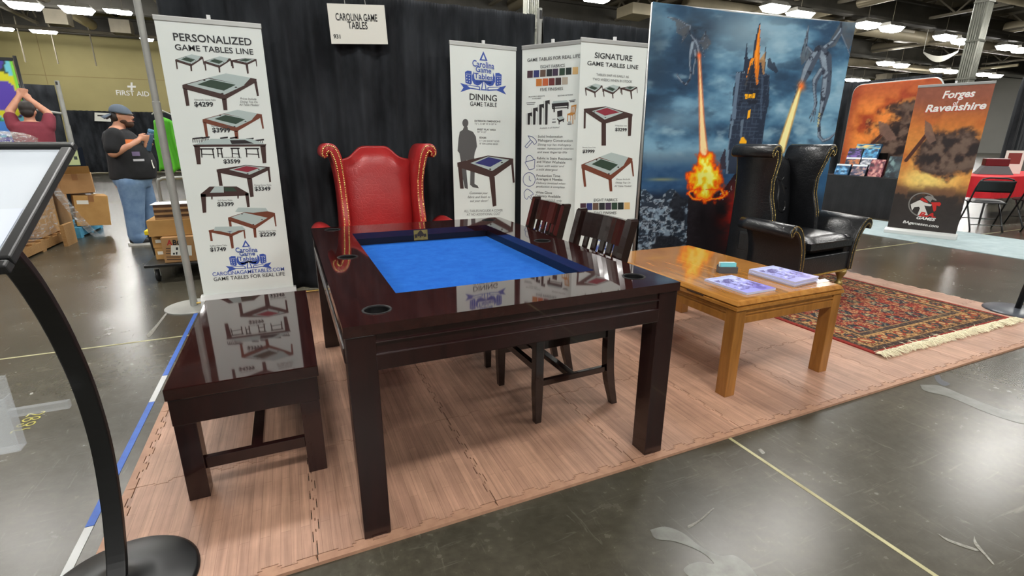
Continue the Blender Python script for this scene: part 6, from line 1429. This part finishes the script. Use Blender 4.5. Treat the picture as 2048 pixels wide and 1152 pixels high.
# ---- man in black T-shirt (faces local +x, his right side towards the camera)
pm = thing('person', 'man in black T-shirt, jeans and backwards cap drinking from a bottle', 'person', (-1.86,6.22,0), .04)
bod = MB()
loft(bod, [(-.02,0,.70,.15,.17),(.0,0,.85,.19,.20),(.03,0,1.0,.215,.215),(.02,0,1.15,.19,.22),(-.02,0,1.28,.155,.215),(-.04,0,1.36,.11,.17),(-.035,0,1.42,.065,.075)])
capsule(bod, (-.03,0,1.38), .068, (.01,0,1.47), .062)
ellip(bod, (.035,0,1.535), (.098,.078,.112)); ellip(bod, (.065,0,1.475), (.070,.060,.055)); ellip(bod, (.135,0,1.525), (.020,.014,.020)); capsule(bod, (.118,0,1.555), .012, (.137,0,1.527), .013)
for s in (-1,1):
    ellip(bod, (.018,s*.080,1.53), (.020,.010,.030)); ellip(bod, (.112,s*.032,1.553), (.014,.016,.010))
    fx = .05*s; capsule(bod, (.0,s*.105,.78), .115, (.03+fx,s*.115,.44), .080); capsule(bod, (.03+fx,s*.115,.44), .078, (fx,s*.12,.09), .050); capsule(bod, (-.02+fx,s*.12,.045), .040, (.15+fx,s*.13,.035), .036)
    capsule(bod, (-.04,s*.20,1.30), .078, (-.075,s*.245,1.12) if s < 0 else (-.02,s*.25,1.10), .058)
capsule(bod, (-.075,-.245,1.12), .058, (.07,-.20,1.19), .046); capsule(bod, (.07,-.20,1.19), .046, (.165,-.125,1.255), .032)
capsule(bod, (-.02,.25,1.10), .056, (.10,.20,1.02), .044); capsule(bod, (.10,.20,1.02), .044, (.205,.10,1.14), .030)
BC = Vector((.235,-.055,1.295))
hand_holding(bod, (.165,-.125,1.255), BC, (.30,0,.95), (-.75,-.66,0)); hand_holding(bod, (.205,.10,1.14), BC+Vector((.02,.0,-.10)), (.30,0,.95), (-.3,.95,0))
fuse(bod, 'body', mskin, pm, .011, 3)
tee = MB()
loft(tee, [(.02,0,.80,.235,.235),(.035,0,.90,.245,.24),(.045,0,1.0,.245,.24),(.03,0,1.14,.225,.245),(-.015,0,1.27,.19,.24),(-.035,0,1.35,.145,.20),(-.03,0,1.395,.085,.095)])
for s in (-1,1): capsule(tee, (-.04,s*.195,1.31), .095, (-.072,s*.235,1.17) if s < 0 else (-.03,s*.24,1.16), .088)
ts = fuse(tee, 'tshirt', mtee, pm, .014, 5)
jn = MB(); loft(jn, [(.01,0,.70,.17,.20),(.01,0,.78,.20,.215),(.02,0,.86,.215,.218)])
for s in (-1,1):
    fx = .05*s; capsule(jn, (.02+fx*.3,s*.10,.76), .150, (.035+fx,s*.115,.45), .110); capsule(jn, (.035+fx,s*.115,.45), .110, (.005+fx,s*.12,.13), .092); capsule(jn, (.005+fx,s*.12,.13), .094, (.02+fx,s*.12,.095), .096)
fuse(jn, 'jeans', mjean, pm, .014, 4)
for s in (-1,1):
    fx = .05*s; sh = MB(); capsule(sh, (-.03+fx,s*.125,.060), .050, (.09+fx,s*.13,.050), .050); capsule(sh, (.09+fx,s*.13,.050), .050, (.17+fx,s*.135,.045), .040); fuse(sh, 'shoe', mshoe, pm, .010, 3)
    so_ = MB(); P = [(-.085+.15*(1-math.cos(a)) if False else fx+.065+.165*math.cos(a), s*.13+.056*math.sin(a)) for a in np.linspace(0,2*PI,24)[:-1]]; so_.prism(P, 0, .026); so_.build('shoe_sole', msole, pm)
cp = MB(); n = 10
vs = []
def capf(i, j):
    a = 2*PI*i; b = j*PI/2; return (.030+.108*math.cos(b)*math.cos(a), .090*math.cos(b)*math.sin(a), 1.565+.100*math.sin(b)-.02*math.cos(a)*math.cos(b))
cp.grid(28, 9, capf); c_ = cp.build('cap', mcap, pm, smooth=True); sd = c_.modifiers.new('t','SOLIDIFY'); sd.thickness = .006; sd.offset = 1
bm_ = MB(); bm_.grid(12, 5, lambda i, j: (-.055-.115*j*(1-.35*(2*i-1)**2), (2*i-1)*.078*(1-.25*j), 1.575-.045*j-.03*(2*i-1)**2)); o = bm_.build('cap_brim', mcap, c_, smooth=True); sd = o.modifiers.new('t','SOLIDIFY'); sd.thickness = .006
br_ = MB(); ellip(br_, (.085,0,1.450), (.056,.058,.048)); ellip(br_, (.045,0,1.480), (.062,.076,.045)); ellip(br_, (.118,0,1.497), (.020,.032,.010)); fuse(br_, 'beard', mbeard, pm, .009, 3)
hb = MB(); ellip(hb, (-.015,0,1.525), (.070,.082,.070)); fuse(hb, 'hair', mhair, pm, .010, 3)
MB().tube([(.138,-.022,1.481),(.142,0,1.480),(.138,.022,1.481)], .005, 6).build('mouth', mat('lip', S(170,96,86), .5), pm, smooth=True)
gl = MB(); gl.tube([(.128,-.062,1.556),(.145,-.035,1.558),(.149,0,1.560),(.145,.035,1.558),(.128,.062,1.556)], .0035, 6); gl.tube([(.128,-.062,1.556),(.02,-.088,1.55)], .003, 6); gl.tube([(.128,.062,1.556),(.02,.088,1.55)], .003, 6); gl.build('glasses', mat('glasses_brown', S(120,90,60), .3), pm)
for s in (-1,1): e_ = MB(); ellip(e_, (.124,s*.033,1.553), (.009,.013,.008)); e_.build('eye', mat('eye_dark', S(40,34,32), .3), pm, smooth=True)
MB().tube(catmull([(-.06,-.10,1.40),(-.03,-.13,1.385),(.06,-.15,1.28),(.14,-.15,1.15),(.20,-.13,1.08),(.235,-.10,1.03)],5), .007, 6, flat=.5).build('lanyard', mat('lanyard_blue', S(120,140,160), .7), pm)
MB().hexa([(.262,-.12,.93),(.272,-.03,.93),(.276,-.03,.93),(.266,-.12,.93)],[(.256,-.12,1.03),(.266,-.03,1.03),(.270,-.03,1.03),(.260,-.12,1.03)]).build('badge', mat('white_card'), pm)
pr = MB()
for k in range(5): pr.hexa([(.05+.035*k,-.252+.004*k*k*.5,1.02),(.075+.035*k,-.250+.004*k*k*.5,1.02),(.075+.035*k,-.247+.004*k*k*.5,1.02),(.05+.035*k,-.249+.004*k*k*.5,1.02)],[(.05+.035*k,-.250+.004*k*k*.5,1.04),(.075+.035*k,-.248+.004*k*k*.5,1.04),(.075+.035*k,-.246+.004*k*k*.5,1.04),(.05+.035*k,-.248+.004*k*k*.5,1.04)])
def shirt_print(x0, x1, z0, z1, m, nm, y=-.32, n=8):
    g = MB(); g.grid(n, n, lambda i, j: (x0+(x1-x0)*i, y, z0+(z1-z0)*j)); o = g.build(nm, m, pm)
    sw = o.modifiers.new('wrap', 'SHRINKWRAP'); sw.target = ts; sw.wrap_method = 'PROJECT'; sw.use_project_y = True; sw.use_project_x = False; sw.use_project_z = False; sw.use_positive_direction = True; sw.use_negative_direction = False; sw.offset = .004
    return o
shirt_print(.06, .13, 1.20, 1.27, mat('print_orange', S(206,110,50), .7), 'shirt_print'); shirt_print(.10, .20, 1.02, 1.045, mat('print_pale', S(190,190,196), .7), 'shirt_print'); shirt_print(.10, .17, 1.08, 1.13, mat('print_lilac', S(110,96,130), .7), 'shirt_print')
# bottle he holds
bt = thing('water_bottle', 'clear blue drinking bottle with lilac lid held by the bearded man', 'bottle', (0,0,0)); bt.location = Vector(pm.location)+Matrix.Rotation(.04,3,'Z')@(BC+Vector((.005,0,-.13))); bt.rotation_euler = (0,.30,.04)
MB().lathe([(.034,-.03),(.036,-.02),(.036,.13),(.034,.17),(.030,.19)], 20).build('bottle_body', mat('bottle_blue', S(84,110,140), .2, trans=.3), bt, smooth=True)
MB().lathe([(.032,.19),(.033,.195),(.033,.225),(.024,.235)], 20).build('bottle_collar', mat('bottle_collar', S(70,120,150), .4), bt, smooth=True)
MB().lathe([(.03,0),(.03,.022),(.026,.026)], 20, (.085,0,.115), ax='x').build('lid', mat('lid_lilac', S(170,160,190), .4), bt, smooth=True); MB().tube([(.033,0,.13),(.06,0,.125),(.087,0,.115)], .006, 6).build('lid_strap', mat('lid_lilac'), bt)
# ---- person in dark red shirt seen from behind, arms raised
p2 = thing('person', 'person in dark red T-shirt seen from behind reaching up to a banner', 'person', (-3.37,8.22,0), .12); p2.scale = (1.07,1.07,1.07)
b2 = MB()      # faces local +y
loft(b2, [(0,0,.80,.17,.13),(0,0,.95,.18,.14),(0,0,1.10,.19,.14),(0,0,1.25,.205,.13),(0,0,1.36,.185,.10),(0,0,1.41,.09,.07)])
capsule(b2, (0,0,1.40), .060, (0,.01,1.47), .055); ellip(b2, (0,.015,1.545), (.078,.095,.112))
for s in (-1,1):
    ellip(b2, (s*.080,.0,1.53), (.010,.018,.028)); capsule(b2, (s*.09,0,.82), .10, (s*.10,0,.45), .070); capsule(b2, (s*.10,0,.45), .068, (s*.10,-.01,.08), .045); capsule(b2, (s*.10,-.02,.04), .036, (s*.10,.14,.032), .032)
capsule(b2, (-.175,0,1.35), .062, (-.20,.10,1.53), .050); capsule(b2, (-.20,.10,1.53), .050, (-.085,.20,1.74), .034)
capsule(b2, (.175,0,1.35), .062, (.185,.10,1.52), .048); capsule(b2, (.185,.10,1.52), .048, (-.01,.20,1.72), .034)
hand_holding(b2, (-.085,.20,1.74), (-.035,.235,1.80), (.1,0,1), (-.9,-.4,0)); hand_holding(b2, (-.01,.20,1.72), (-.03,.235,1.72), (.1,0,1), (.9,-.4,0))
fuse(b2, 'body', mskin, p2, .011, 3)
t2 = MB(); loft(t2, [(0,0,.84,.205,.165),(0,0,.95,.205,.165),(0,0,1.12,.21,.165),(0,0,1.26,.225,.15),(0,0,1.36,.20,.12),(0,0,1.405,.11,.085)])
capsule(t2, (-.17,0,1.34), .080, (-.198,.06,1.46), .072); capsule(t2, (.17,0,1.34), .080, (.19,.06,1.46), .072); fuse(t2, 'tshirt', var_mat('dark_red_tshirt', S(112,40,54), S(130,52,66), 7, .85), p2, .014, 4)
h2 = MB(); ellip(h2, (0,.0,1.575), (.086,.098,.098)); ellip(h2, (0,-.045,1.52), (.070,.055,.065)); fuse(h2, 'hair', mhair, p2, .010, 2)
j2 = MB(); loft(j2, [(0,0,.74,.18,.15),(0,0,.88,.19,.15)])
for s in (-1,1): capsule(j2, (s*.09,0,.80), .115, (s*.10,0,.45), .085); capsule(j2, (s*.10,0,.45), .085, (s*.10,-.01,.10), .070); capsule(j2,(s*.10,-.01,.10),.070,(s*.10,-.005,.085),.070)
fuse(j2, 'trousers', mat('dark_trousers', S(44,44,52), .8), p2, .014, 4)
for s in (-1,1):
    sh = MB(); capsule(sh, (s*.10,-.03,.050), .046, (s*.10,.16,.044), .042); fuse(sh, 'shoe', mshoe, p2, .010, 3)
